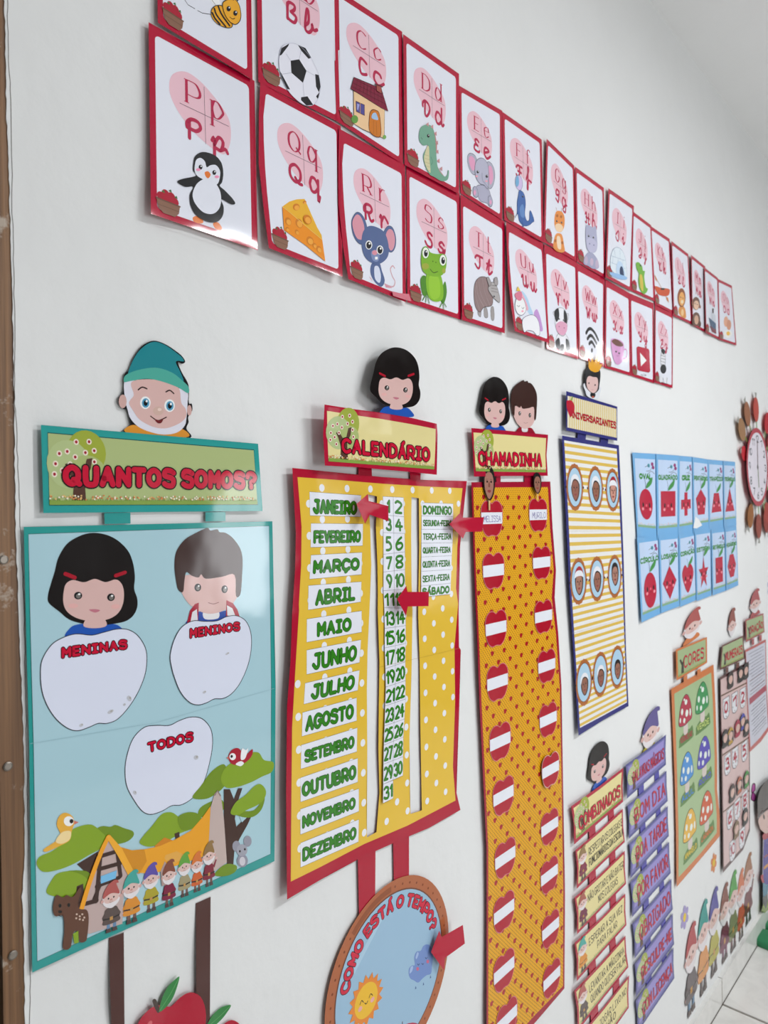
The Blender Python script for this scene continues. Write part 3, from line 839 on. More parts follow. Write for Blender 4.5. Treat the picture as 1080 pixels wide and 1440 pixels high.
def unicorn(s):
    p, F = 'unicorn', C3
    s.fill(p, F, '410,1140 425,1125 440,1160 450,1200 455,1235 440,1235 428,1190 412,1165', 'B98FC8', True)
    s.fill(p, F, '345,1030 372,1060 390,1110 405,1150 385,1150 360,1100', 'A9C6DE', True); s.fill(p, F, '345,1040 362,1070 380,1120 370,1130 355,1090', 'E0A4B4', True)
    s.shape(p, F, '352,1175 385,1155 415,1160 435,1195 440,1250 425,1262 405,1240 375,1235 360,1245 350,1215', 'E3E3EC', 0.9, '5A4A6A')
    s.shape(p, F, '312,1095 322,1065 345,1062 362,1090 368,1130 350,1155 328,1150 314,1125', 'E6E6EE', 0.9, '5A4A6A')
    s.fill(p, F, '310,1050 325,1035 345,1035 345,1075 325,1078', 'D0748C', True); s.fill(p, F, '318,1030 326,1005 340,1030', 'D9B43C')
    s.line(p, F, '322,1105 330,1112 336,1105', 0.7, INK, smooth=True); s.line(p, F, '345,1115 352,1122 358,1115', 0.7, INK, smooth=True); s.ell(p, F, 350, 1135, 6, 5, 'E79AB0')

def cow(s):
    p, F = 'cow', C3
    s.shape(p, F, '525,1270 545,1245 570,1250 592,1290 595,1335 560,1342 525,1320', 'DADAE0', 0.7, '3A3A40')
    for q in ('522,1290 540,1275 545,1330 525,1320', '575,1280 590,1290 594,1335 578,1335', '548,1310 565,1310 562,1340 548,1338'): s.fill(p, F, q, '202024', True)
    s.shape(p, F, '508,1140 525,1135 530,1160 515,1160', 'C9C9D0', 0.6, '3A3A40'); s.shape(p, F, '575,1150 590,1150 585,1180 572,1175', 'C9C9D0', 0.6, '3A3A40')
    s.shape(p, F, '520,1150 535,1120 562,1122 580,1155 582,1215 565,1262 535,1250 520,1205', 'E0E0E6', 0.7, '3A3A40'); s.fill(p, F, '515,1140 535,1120 540,1165 525,1190', '202024', True); s.fill(p, F, '565,1130 580,1155 580,1200 566,1195', '202024', True)
    s.fill(p, F, '522,1210 545,1188 578,1200 580,1235 562,1260 535,1248', 'D39AB4', True); face(s, p, F, [(540, 1175), (563, 1182)], 4); s.ell(p, F, 540, 1215, 3, 4, 'A86A88', n=8); s.ell(p, F, 566, 1222, 3, 4, 'A86A88', n=8)

def wifi(s):
    p, F = 'wireless_symbol', C4
    s.line(p, F, '105,1030 118,1008 135,1005 158,1030 178,1070', 7.5, '17181B', smooth=True); s.line(p, F, '113,1065 125,1048 138,1046 155,1068 168,1092', 7.5, '17181B', smooth=True); s.line(p, F, '124,1095 132,1085 142,1086 158,1112', 7.5, '17181B', smooth=True)
    s.ell(p, F, 140, 1135, 6, 14, '17181B')

def cup(s):
    p, F = 'cup', C4
    s.line(p, F, '330,1130 348,1130 353,1155 345,1180 330,1185', 3.4, 'C98CBE', smooth=True)
    s.fill(p, F, '256,1075 275,1062 315,1075 334,1100 332,1160 325,1200 300,1222 278,1205 263,1150', 'CC93C2', True); s.fill(p, F, '260,1080 280,1066 312,1080 330,1100 320,1112 285,1105', '6A4238', True)
    face(s, p, F, [(287, 1142), (306, 1152)], 5, '290,1165 297,1170 304,1168')

def play(s):
    p, F = 'play_button', C4
    s.fill(p, F, '412,1118 420,1110 482,1125 489,1135 494,1262 486,1270 425,1258 417,1248', 'B01F3A'); s.fill(p, F, '432,1148 472,1196 438,1232', 'EDEDF2')
    s.text('lettering', F, 'YouTube', 438, 1277, 470, 1290, 0.6, '33343A', 'plain')

def zebra(s):
    p, F = 'zebra', C4
    s.shape(p, F, ellipse(572, 1190, 15, 56, 0, 12), 'D8D8DE', 1.4, '3A3A40'); s.ell(p, F, 574, 1248, 18, 28, '2A2B30'); s.fill(p, F, '560,1135 572,1125 585,1140 575,1160', '2A2B30', True)
    for k in range(4): s.line(p, F, [(560, 1165+18*k), (586, 1172+18*k)], 1.0, '2A2B30')
    s.ell(p, F, 558, 1310, 10, 20, 'D8D8DE'); s.ell(p, F, 590, 1318, 10, 20, 'D8D8DE'); s.line(p, F, '552,1290 552,1330 595,1338 597,1300', 1.4, '2A2B30'); s.line(p, F, '572,1300 575,1330', 1.4, '2A2B30')

def basket(s, Q):
    p = 'apple_basket'
    for (x, y) in ((0.085, 0.888), (0.125, 0.868), (0.175, 0.872), (0.205, 0.893), (0.15, 0.892), (0.10, 0.90)): s.ell(p, Q, x, y, 0.034, 0.024, 'A51A30', n=12)
    for (x, y) in ((0.09, 0.862), (0.15, 0.845), (0.20, 0.868)): s.fill(p, Q, [(x, y), (x+0.022, y-0.012), (x+0.03, y+0.004)], '3E6A3A')
    s.fill(p, Q, [(0.045, 0.902), (0.25, 0.906), (0.238, 0.95), (0.205, 0.973), (0.105, 0.973), (0.065, 0.952)], '84604E')
    s.line(p, Q, [(0.045, 0.904), (0.25, 0.908)], 1.6, '6A4A3C'); s.line(p, Q, [(0.06, 0.935), (0.242, 0.938)], 0.6, '6A4A3C')

BLOB = [(.17, .306), (.195, .215), (.313, .16), (.45, .17), (.60, .225), (.705, .285), (.74, .345), (.735, .43), (.69, .505), (.628, .522), (.51, .505), (.36, .46), (.23, .385)]
def letters(s, Q, ch):
    a, b = ch.upper(), ch.lower()
    s.fill('letter_patch', Q, BLOB, PINK, True)
    s.line('letter_patch', Q, [(.486, .19), (.494, .505)], 0.5, '4A3A44'); s.line('letter_patch', Q, [(.26, .346), (.72, .345)], 0.5, '4A3A44')
    for (c, cx, y0, y1, w, sty, k) in ((a, .385, .2, .322, 3.6, 'serif', .0200), (b, .615, .19, .33, 3.3, 'serif', .0205), (a, .385, .405, .512, 4.4, 'cursive', .0205), (b, .63, .385, .52, 4.4, 'cursive', .0215)):
        gw = glyph(c, sty)[1]*k
        gw = max(gw, 0.02)
        s.text('letter_patch/lettering', Q, c, cx-gw/2, y0, cx+gw/2, y1, w, LET, sty)

CARDS = [
 # letter, picture, frame, TL TR BR BL, what the picture is, curl along, curl down
 ('a', bee, C1, None, (118, 118), (610, 415), 'bumblebee', [1, 0, 0, 2], [0, 0, 1, 4]),
 ('b', ball, C1, None, (640, 425), (1068, 640), 'black and white football', [0, 0, 0], [0, 0, 0, 1]),
 ('c', house, C2, [(55, -60), (362, 140), (365, 725), (72, 532)], None, None, 'small red roofed house', [0, 1, 0], [0, 0, 1, 2]),
 ('d', dino, C2, [(366, 150), (612, 325), (612, 855), (372, 725)], None, None, 'green dinosaur', [2, 0, 0], [0, 0, 1]),
 ('e', elephant, C3, [(20, -36), (245, 95), (245, 662), (28, 522)], None, None, 'grey elephant', [0, 0, 1], [0, 0, 0]),
 ('f', dolphin, C3, [(245, 100), (450, 245), (460, 780), (255, 662)], None, None, 'blue dolphin and ball', [0, 0, 1], [0, 0, 1]),
 ('g', giraffe, C3, [(475, 240), (618, 380), (630, 878), (458, 775)], None, None, 'giraffe', [3, 0, 0], [2, 0, 0]),
 ('h', hippo, C3, [(622, 385), (772, 495), (780, 965), (632, 878)], None, None, 'grey hippopotamus', [0, 0, 1], [1, 0, 0]),
 ('i', igloo, C4, [(240, 150), (395, 258), (378, 775), (222, 690)], None, None, 'pale blue igloo', [4, 1, 0], [1, 0, 0, 2]),
 ('j', croc, C4, [(388, 290), (500, 375), (522, 838), (375, 772)], None, None, 'green crocodile', [0, 1, 0], [0, 0, 0]),
 ('k', kayak, C4, [(495, 378), (612, 458), (635, 912), (522, 855)], None, None, 'orange kayak', [0, 0, 0], [0, 0, 1]),
 ('l', lion, C4, [(622, 470), (725, 550), (748, 978), (635, 925)], None, None, 'brown lion', [2, 0, 0], [1, 0, 1]),
 ('m', monkey, C4, [(742, 555), (828, 625), (828, 1025), (750, 980)], None, None, 'brown monkey', [4, 1, 0], [1, 0, 0]),
 ('n', ship, C4, [(822, 630), (905, 695), (915, 1070), (832, 1028)], None, None, 'grey ship', [5, 1, 0], [0, 0, 1]),
 ('o', eggs, C4, [(905, 700), (990, 742), (1018, 1105), (912, 1070)], None, None, 'brown eggs', [1, 0, 0], [0, 0, 2]),
 ('p', penguin, C1, [(70, 115), (620, 420), (637, 1300), (82, 1110)], None, None, 'penguin', [6, 1, 1, 4], [0, 0, 1, 5]),
 ('q', cheese, C1, [(650, 428), (1068, 655), (1078, 1438), (695, 1288)], None, None, 'wedge of yellow cheese', [3, 1, 1, 3], [0, 0, 2, 9]),
 ('r', mouse, C2, [(85, 588), (375, 745), (378, 1330), (125, 1228)], None, None, 'blue mouse', [4, 1, 0, 1], [0, 0, 2, 6]),
 ('s', frog, C2, [(380, 740), (615, 870), (622, 1408), (385, 1330)], None, None, 'green frog', [1, 0, 0], [0, 0, 0, 2]),
 ('t', armadillo, C3, [(28, 550), (258, 690), (258, 1250), (36, 1180)], None, None, 'brown armadillo', [1, 0, 0, 1], [0, 0, 1, 4]),
 ('u', unicorn, C3, [(266, 690), (458, 800), (490, 1302), (310, 1238)], None, None, 'white unicorn', [6, 2, 1, 3], [0, 0, 3, 12]),
 ('v', cow, C3, [(462, 805), (632, 890), (640, 1385), (475, 1330)], None, None, 'black and white cow', [1, 0, 0], [0, 0, 0, 2]),
 ('w', wifi, C4, [(45, 620), (218, 715), (212, 1237), (62, 1182)], None, None, 'black wireless symbol', [1, 0, 1], [0, 0, 2]),
 ('x', cup, C4, [(222, 720), (370, 805), (378, 1290), (216, 1240)], None, None, 'pink cup', [1, 0, 0], [0, 0, 1]),
 ('y', play, C4, [(370, 805), (515, 865), (518, 1335), (380, 1290)], None, None, 'red play button', [1, 0, 1], [0, 0, 1]),
 ('z', zebra, C4, [(522, 865), (632, 920), (630, 1365), (520, 1330)], None, None, 'zebra', [1, 0, 2], [0, 0, 2]),
]
for i, (ch, pic, F, q, bl, br, what, cu, cv) in enumerate(CARDS):
    if q is None:
        BL, BR = F(*bl), F(*br)
        Q = Quad([(BL[0], BL[1]+0.211), (BR[0], BR[1]+0.211), BR, BL])
    else: Q = quad(F, *q)
    tp = -0.035 if ch > 'q' else 0
    out = [(0, tp), (1, tp), (1, 1), (0, 1)]
    if ch == 'q': out = [(0, 0), (1, 0), (1, 1), (0, 1), (-.035, .8), (-.07, .5), (-.035, .2)]
    if ch == 'r': out = [(0, tp), (1, tp), (1, 1), (0, 1), (-.05, .8), (-.08, .5), (-.04, .2)]
    if ch == 'u': out = [(0, tp), (1, tp), (1, 1), (0, 1), (-.045, .8), (-.07, .5), (-.035, .2)]
    row2 = ch >= 'p'
    s = Sheet('alphabet_card', 'red bordered alphabet card %s%s with a %s' % (ch.upper(), ch, what), 'alphabet card', Q, out, 'alphabet cards in two rows on the wall',
              h0=0.0008+0.0016*(not row2)+0.0006*(i % 2)+(0.0022 if ch in 'qr' else 0), cu=cu, cv=cv)
    s.base('sheet', RED, 0.22)
    lx = -0.03 if ch in 'qru' else 0
    pan = rrect(.052, .048, .938, .962, .035, .025)
    if lx: pan = [(x+(4*lx*y*(1-y)*1.6 if x < .5 else 0), y) for (x, y) in pan[:18]]+[(.052+4*lx*(1-k/6*.9)*(k/6*.9)*1.6, 1-k/6*.9-.05) for k in range(1, 6)]+[(x, y) for (x, y) in pan[18:]]
    s.fill('white_panel', Q, pan, WHT, rough=0.22)
    basket(s, Q)
    letters(s, Q, ch)
    pic(s)
    s.build()

s = Sheet('torn_tape', 'scrap of torn pink tape at the bottom corner of the mouse card', 'tape', C2, '318,1282 350,1290 392,1294 402,1326 370,1318 322,1302', h0=0.0125)
s.base('tape', 'C9707E', 0.3); s.build()
# ---------------------------------------------------------------- shared drawings
C30 = Px(785, 490, 9.6); C31 = Px(790, 630, 6.86); C32 = Px(790, 840, 6.86); C33 = Px(870, 990, 6.55); C34 = Px(650, 520, 7.714)
C39 = Px(940, 850, 7.714); C40 = Px(940, 960, 4.8); C41 = Px(1040, 540, 9.0); C42 = Px(1030, 880, 8.0); C43 = Px(1040, 1080, 5.55)
SKIN, HAIR, BROWN, CRIM = 'CFABA6', '130D0D', '43281F', 'BE0F32'

def girl(s, p, F, lw=1.0):
    """dark haired child, drawn in a 340 x 600 box"""
    s.plate(p, F, '75,620 80,555 118,535 145,545 200,548 238,540 270,560 286,620', '1F50A8', True)
    s.plate(p, F, '2,365 12,300 25,230 38,150 70,70 120,25 165,12 215,25 260,60 300,120 320,190 328,270 325,340 338,400 335,460 310,510 265,535 170,545 85,515 40,460 5,410', HAIR, True)
    s.fill(p, F, '145,500 198,500 215,548 172,562 128,548', SKIN, True)
    s.fill(p, F, '57,340 66,300 90,282 130,296 170,278 210,298 250,284 273,308 283,355 280,420 262,475 225,510 170,522 110,505 70,465 55,410', SKIN, True)
    for (x0, y0, x1, y1) in ((62, 245, 96, 268), (250, 262, 288, 244)): s.line(p, F, [(x0, y0), (x1, y1)], 3.0*lw, 'A01528')      # two hair clips
    for (x, y) in ((108, 372), (232, 386)):
        s.ell(p, F, x, y, 15, 22, '1B191C'); s.ell(p, F, x+1, y+3, 9, 14, '6E6A66', n=10); s.ell(p, F, x+4, y-8, 5, 6, 'F0F0F0', n=8)
    s.fill(p, F, '148,455 170,452 190,460 170,472', 'B8707E', True)
    for (x, y) in ((90, 430), (250, 440)): s.ell(p, F, x, y, 18, 14, 'D8A6A2', n=12)

def boy(s, p, F, shirt='8E1428', lw=1.0):
    """brown haired child, drawn in a 300 x 600 box"""
    s.plate(p, F, '55,615 72,548 110,525 140,535 190,535 220,530 252,552 270,615', shirt, True)
    s.fill(p, F, '118,530 150,525 185,532 182,575 125,575', 'D8D6D8', True)
    s.plate(p, F, '10,330 33,300 268,300 285,400 262,465 230,512 180,540 130,540 80,505 42,445', SKIN, True)
    s.plate(p, F, '0,230 8,150 40,82 85,42 135,12 150,28 180,22 190,40 215,45 250,80 285,150 295,220 292,330 285,430 264,440 258,310 200,318 130,326 110,298 98,316 70,304 48,280 40,330 34,400 14,385 4,310', '3A2420', True, 4)
    for (x, y) in ((95, 378), (212, 396)):
        s.ell(p, F, x, y, 14, 24, '1B191C'); s.ell(p, F, x+1, y+4, 8, 14, '7A7672', n=10); s.ell(p, F, x+4, y-9, 4, 6, 'F0F0F0', n=8)
    s.line(p, F, '140,475 162,484 185,476', 0.8*lw, '8A5A58', smooth=True)

def gnome_head(s, p, F, hat, lw=1.0, coat=None, skin='D3B3AC'):
    """bearded head with a pointed hat, 100 x 150 box"""
    if coat: s.plate(p, F, '12,152 20,128 50,120 80,128 90,152', coat, True)
    s.plate(p, F, '10,78 18,66 84,66 92,80 90,100 80,122 52,138 24,122 12,100', 'D9D3D6', True)
    for x in (10, 92): s.ell(p, F, x, 90, 7, 9, 'C99E98')
    s.fill(p, F, '18,78 24,62 50,56 78,62 84,80 82,100 68,108 50,110 32,108 20,98', skin, True)
    s.plate(p, F, '14,76 18,45 36,15 62,0 80,6 84,20 74,20 80,42 88,76 50,60', hat, True)
    s.line(p, F, '15,75 50,59 87,75', 2.4*lw, hat, smooth=True)
    for x in (38, 62): s.ell(p, F, x, 85, 3.6, 5, '1B191C', n=10)
    s.ell(p, F, 50, 94, 6, 5, 'C08C84'); s.line(p, F, '42,104 50,108 58,104', 0.6*lw, '7A4A48', smooth=True)

def gnome(s, p, F, hat, coat, legs='5A4A4A', boots='4A3A38', lw=1.0, wave=0):
    """whole figure, 100 x 260 box"""
    for (a, b) in ((30, 45), (58, 73)):
        s.plate(p, F, [(a, 200), (b, 200), (b, 245), (a, 245)], legs)
        s.plate(p, F, [(a-3, 240), (b+2, 240), (b+6, 260), (a-3, 260)], boots)
    if wave: s.plate(p, F, '78,150 96,118 104,122 88,165', coat); s.ell(p, F, 103, 112, 7, 7, SKIN, n=10)
    else: s.plate(p, F, '78,145 94,175 86,195 76,175', coat)
    s.plate(p, F, '24,145 8,175 14,195 26,178', coat); s.ell(p, F, 12, 198, 6, 6, SKIN, n=10)
    s.plate(p, F, '26,136 74,136 84,180 88,214 14,214 18,175', coat, True)
    s.line(p, F, '16,186 52,192 86,186', 3.0*lw, '2A2422'); s.rect(p, F, 44, 182, 58, 200, 'B98A4A')
    gnome_head(s, p, F, hat, lw)

def blossom_tree(s, p, F, lw=1.0):
    """title tree in a 100 x 120 box"""
    s.ell(p, F, 62, 36, 31, 36, '97A23C', n=24); s.ell(p, F, 34, 56, 33, 38, 'ABB983', n=24); s.ell(p, F, 62, 66, 30, 26, 'A3B070', n=20)
    s.fill(p, F, '38,118 41,90 34,68 28,56 36,53 46,68 56,66 62,46 71,44 68,62 58,78 60,118', '53362C')
    for (x, y) in ((46, 20), (66, 18), (74, 32), (60, 36), (44, 44), (20, 40), (32, 36), (14, 56), (24, 66), (36, 56), (74, 50), (76, 66), (12, 72), (28, 82)):
        s.ell(p, F, x, y, 4.2, 4.8, 'E6D8C8', n=10); s.ell(p, F, x, y, 2.2, 2.6, '9A2030', n=8)

def meadow(s, p, F, w, h, n, seed=1, gc='7F9A45', flowers=('D8B070', 'C87848', 'E6DCC8')):
    """strip of grass and flowers along the bottom of a w x h box"""
    r = random.Random(seed)
    s.add(p, [[F(0, h*0.55), F(w, h*0.55), F(w, h), F(0, h)]], gc)
    bl = []
    for k in range(n):
        x = w*(k+0.5)/n; t = h*r.uniform(0.1, 0.5)
        bl.append([F(x-w/n*0.3, h*0.6), F(x+w/n*0.3, h*0.6), F(x+r.uniform(-1, 1)*w/n*0.5, t)])
    s.add(p, bl, gc)
    for c in flowers:
        s.add(p, [[F(*q) for q in ellipse(w*r.random(), h*r.uniform(0.0, 0.45), w/n*0.45, h*0.10, 0, 6)] for k in range(n//2)], c)

def tilt(F, cx, y0, y1, w, sl, bw=100, bh=260):
    """figure box in photo pixels standing on a line of slope sl"""
    return quad(F, (cx-w/2, y0-sl*w/2), (cx+w/2, y0+sl*w/2), (cx+w/2, y1+sl*w/2), (cx-w/2, y1-sl*w/2), bw, bh)

# ---------------------------------------------------------------- teal title and counting chart (left)
s = Sheet('title_sign', 'teal framed title sign reading QUANTOS SOMOS with a teal hatted gnome head on top', 'sign', C5, '155,425 980,497 997,752 165,760', 'title signs above the charts', h0=0.004, cu=[3, 1, 0, 1, 2], cv=[0, 1, 0])
p = 'gnome_cutout'
s.zoff = -0.0012
s.plate(p, C5, '470,455 495,430 490,398 482,370 465,362 450,345 450,322 462,310 470,285 472,235 490,215 505,175 535,130 565,110 592,106 630,120 668,145 692,165 703,185 692,193 676,188 690,225 716,275 717,340 728,345 730,370 715,395 716,415 708,440 722,475 600,480', '141317', True)
s.fill(p, C5, '475,452 505,425 560,445 650,450 690,440 716,470 600,478', 'D08A30', True)
s.fill(p, C5, '472,262 500,255 700,290 714,305 712,345 708,400 700,430 670,455 620,462 570,452 525,432 495,400 485,370 475,330', 'D5D4DF', True)
s.ell(p, C5, 466, 336, 15, 26, 'C6A09A'); s.ell(p, C5, 719, 370, 9, 20, 'C6A09A')
s.fill(p, C5, '500,262 570,252 640,265 680,288 688,340 705,365 706,395 680,420 630,438 580,432 530,405 505,370 490,345 495,330 508,310', 'CFABA6', True)
s.fill(p, C5, '488,235 498,195 525,148 560,118 592,110 630,124 665,148 690,168 698,184 675,182 668,190 685,225 695,262 640,230 590,215 530,220', '237F88', True)
s.fill(p, C5, '472,262 476,238 520,218 590,208 650,225 690,255 716,282 714,305 680,285 620,262 560,250 500,258', '4CA293', True)
for (x, y) in ((552, 341), (644, 352)):
    s.ell(p, C5, x, y, 20, 24, 'E6EAEE'); s.ell(p, C5, x+1, y+1, 14, 18, '4E93B5'); s.ell(p, C5, x+1, y+1, 8, 11, '101418', n=12); s.ell(p, C5, x+5, y-6, 4, 5, 'F2F2F2', n=8)
s.line(p, C5, '525,292 540,282 558,288', 1.4, '2A1A1A', smooth=True); s.line(p, C5, '630,300 645,294 660,306', 1.4, '2A1A1A', smooth=True)
s.ell(p, C5, 601, 372, 20, 17, 'C8A89C'); s.ell(p, C5, 606, 367, 8, 6, 'DDC4BA', n=10)
s.line(p, C5, '572,392 590,405 605,408 632,396', 1.2, '3A1A1A', smooth=True); s.fill(p, C5, '588,404 606,408 620,403 612,418 598,418', '6A2024', True)
s.zoff = 0
s.base('board', '2A9490', 0.24)
s.line('board', C5, '180,455 965,520 980,728 187,730', 0.8, '1E4A48', True)
s.fill('board/picture_panel', C5, '182,457 963,522 978,727 188,729', 'A5B27A', rough=0.24)
blossom_tree(s, 'board/blossom_tree', quad(C5, (170, 430), (418, 455), (420, 728), (180, 732), 100, 120))
meadow(s, 'board/flower_meadow', quad(C5, (188, 692), (977, 698), (978, 727), (188, 729)), 1, 1, 110, 3)
s.text('board/lettering', quad(C5, (252, 586), (968, 612), (968, 662), (252, 648)), 'QUANTOS SOMOS?', 0, 0, 1, 1, 6.0, CRIM, 'bubble', '140810', 1.3, gap=3.4)
for q in ('396,760 495,758 496,800 397,802', '780,757 856,756 857,790 780,792'): s.plate('strap#'+q[:3], C5, q, '2A8E8A')
s.build()

s = Sheet('counting_chart', 'teal bordered counting chart with white apples for MENINAS, MENINOS and TODOS', 'chart', PX, '33.4,741 383,733 387.7,966 386,1211 45.3,1367.7 41,1050 37,900', 'charts with activities on the wall', h0=0.0015, cu=[4, 1, 0, 0, 0.5, 1.5], cv=[1.5, 1, 0, 1.5, 0, 1])
s.base('sheet', '2C918C', 0.24)
s.fill('sheet/sky_panel', PX, '40,751 378.5,739.5 381.5,966 380.5,1201 52.4,1352 47,1050 43,900', 'A3C4CE', rough=0.24)
s.line('sheet/sky_panel', PX, '40,751 378.5,739.5 381.5,966 380.5,1201 52.4,1352 47,1050 43,900', 0.5, '22504E', True)
girl(s, 'girl_picture', quad(C6, (133, 78), (494, 72), (494, 500), (133, 510), 340, 620), 1.3)
boy(s, 'boy_picture', quad(C6, (640, 60), (917, 52), (917, 455), (642, 470), 300, 630), '24489C')
s.fill('boy_picture', C6, '690,445 702,395 722,368 738,362 735,440', 'A01830'); s.fill('boy_picture', C6, '848,352 875,365 892,390 902,420 846,415', 'A01830')
s.fill('boy_picture', C6, '704,440 712,400 730,388 734,438', 'D8D6DA'); s.fill('boy_picture', C6, '850,372 872,385 884,416 852,414', 'D8D6DA')
AP = [('MENINAS', C6, '105,650 112,590 150,530 200,500 250,487 310,492 360,480 410,468 455,470 495,495 525,545 530,600 520,660 490,730 450,790 410,830 370,845 335,845 300,860 255,874 215,865 170,830 135,780 112,720', ((195, 546), (446, 514), (448, 543), (195, 579))),
      ('MENINOS', C6, '624,570 640,510 670,460 715,435 760,437 810,435 850,418 890,415 925,435 945,480 948,540 935,610 905,680 870,725 835,745 800,747 770,762 735,771 700,760 665,720 640,660 627,610', ((706, 470), (898, 443), (899, 470), (706, 500))),
      ('TODOS', C7, '443,240 450,180 475,110 520,65 570,57 620,57 660,38 705,24 750,30 785,70 793,130 780,210 755,290 715,345 670,374 630,378 590,400 545,413 510,398 475,350 450,300', ((537, 130), (711, 86), (712, 117), (540, 160)))]
for (t, F, o, q) in AP:
    s.plate('apple_panel#'+t, F, o, 'D2D6E6', True, rough=0.24); s.line('apple_panel#'+t, F, o, 0.8, '22222A', True, True)
    s.text('apple_panel#'+t+'/lettering', quad(F, *q), t, 0, 0, 1, 1, 2.7, CRIM, 'bubble', '140810', 0.8, gap=3.2)
for (F, x, y, rx, ry, t) in ((C6, 460, 745, 9, 12, 'MENINAS'), (C6, 385, 798, 14, 7, 'MENINAS'), (C6, 268, 852, 9, 6, 'MENINAS'), (C6, 440, 770, 6, 5, 'MENINAS'), (C6, 852, 566, 9, 4, 'MENINOS'), (C6, 760, 720, 8, 5, 'MENINOS'), (C7, 727, 185, 10, 9, 'TODOS'), (C7, 482, 326, 7, 9, 'TODOS')):
    s.ell('apple_panel#'+t, F, x, y, rx, ry, 'B9BAC2', -30, n=9); s.ell('apple_panel#'+t, F, x+3, y-2, rx*.4, ry*.4, 'A29E98', -30, n=7)
G1, G2, TRK = '7E9B1E', '6B8716', '3E271F'
p = 'forest'
s.fill(p, C7, '712,345 745,300 790,240 838,212 852,255 840,300 800,335 760,352', G2, True); s.fill(p, C7, '735,415 745,385 790,360 830,355 840,390 800,415 760,425', G2, True)
s.fill(p, C7, '250,612 335,560 330,605 305,650 280,640', TRK)
s.fill(p, C7, '160,740 180,650 290,640 300,690 262,735', G2, True)
s.fill(p, C7, '330,478 350,460 385,462 405,455 440,468 474,480 476,500 450,522 400,535 350,545', G2, True)
s.fill(p, C7, '90,612 102,582 150,560 195,525 225,480 262,460 310,454 345,480 368,508 352,545 300,575 235,612 170,636 115,642', G1, True)
s.fill(p, C7, '128,722 150,675 172,650 215,640 262,650 292,672 292,695 262,718 215,736 160,740', G1, True)
s.fill(p, C7, '245,760 250,700 275,690 285,770 262,790', TRK)
s.fill(p, C7, '502,528 515,500 550,460 590,412 630,405 665,425 690,405 728,408 748,430 722,465 665,488 610,520 545,542', G1, True); s.fill(p, C7, '640,490 660,482 662,520 648,522', TRK)
s.fill(p, C7, '655,425 690,405 730,408 747,430 722,462 690,475 665,470', G2, True)
s.fill(p, C7, '838,312 862,312 878,352 895,308 912,308 890,372 882,430 888,462 925,425 948,398 955,405 932,455 900,512 880,560 876,612 850,612 838,430', TRK)
s.fill(p, C7, '900,420 910,445 930,425', 'A3C4CE')
s.fill(p, C7, '880,410 905,400 960,395 1000,345 990,390 960,420 920,425', G2, True)
s.fill(p, C7, '825,272 845,225 888,195 928,170 975,165 998,195 1036,205 1030,242 990,262 945,285 895,302 848,306', G1, True)
s.fill(p, C7, '865,408 885,365 925,335 960,300 985,292 1005,315 1002,345 978,372 930,395 895,415', G1, True)
s.fill(p, C7, '800,655 830,620 860,610 890,620 880,645 840,660', G2, True)
p = 'cottage'
s.fill(p, C7, '560,540 600,505 650,522 600,560', 'C77C16'); s.fill(p, C7, '415,540 470,556 520,552 580,540 645,512 705,478 752,425 784,380 790,530 760,580 700,600 640,620 560,650 470,645', 'E09A20')
s.fill(p, C7, '430,545 475,558 520,552 530,600 500,650 470,640', 'C98518')
s.fill(p, C7, '265,880 290,700 340,585 378,512 425,570 470,645 440,700 432,850 300,890', 'B7A19D')
s.fill(p, C7, '778,520 785,385 800,332 812,318 826,335 838,430 850,605 800,640 778,600', 'B9A6A0'); s.line(p, C7, '803,335 812,318 824,338', 1.6, '8A7470')
for q in ('345,580 412,560', '338,632 425,608', '330,700 420,665', '320,750 345,690', '345,580 328,760', '412,560 425,660', '255,778 330,758'): s.line(p, C7, q, 4.2, '3A241E')
s.fill(p, C7, '346,660 410,636 406,668 346,690', '72B4DC')
s.line(p, C7, '265,805 300,690 345,570 376,504', 5.0, 'E59A1E', smooth=True); s.fill(p, C7, '368,500 385,497 430,548 478,640 455,655 415,580 378,520', 'E8A52E')
s.fill(p, C7, '580,640 600,588 625,620 690,580 650,560 605,575', 'D8A048'); s.fill(p, C7, '585,640 602,600 620,630 618,690 590,700', 'A88F8A')
GN = [(387, 680, 882, 88, 'A9524E', '564844'), (468, 638, 848, 84, '3E9C92', 'D0862C'), (546, 608, 802, 74, '584A9C', 'A5982A'), (618, 595, 782, 66, '7C4434', '781A3A'), (680, 565, 742, 60, '5E9A3C', '998E6C'), (730, 562, 722, 54, 'CC7034', 'C45C2E'), (778, 520, 700, 58, '8A6C40', '7A2234')]
for k, (cx, y0, y1, w, hat, coat) in enumerate(GN):
    gnome(s, 'gnome_picture#%d' % k, tilt(C7, cx, y0, y1, w, -0.36), hat, coat, '5D7FA0' if k == 0 else '6A5048', lw=0.5, wave=(k == 6))
p = 'deer_picture'
s.fill(p, C7, '195,948 200,880 195,820 165,820 155,795 158,762 170,735 195,745 210,735 235,742 262,705 268,720 255,765 262,790 290,795 298,830 292,900 285,920 262,922 255,880 235,890 225,945', '5C3A2A', True)
s.fill(p, C7, '235,890 256,878 258,925 240,930', G1)
for (x, y) in ((250, 812), (262, 820), (272, 812), (280, 825), (262, 832), (248, 828), (275, 835)): s.ell(p, C7, x, y, 4, 4, 'C9B0A0', n=8)
for (x, y) in ((183, 778), (218, 775)): s.ell(p, C7, x, y, 6, 8, '17110E', n=10)
s.ell(p, C7, 183, 802, 8, 6, '17110E', n=10); s.line(p, C7, '178,815 186,820 194,815', 0.6, '17110E', smooth=True)
p = 'yellow_bird_picture'
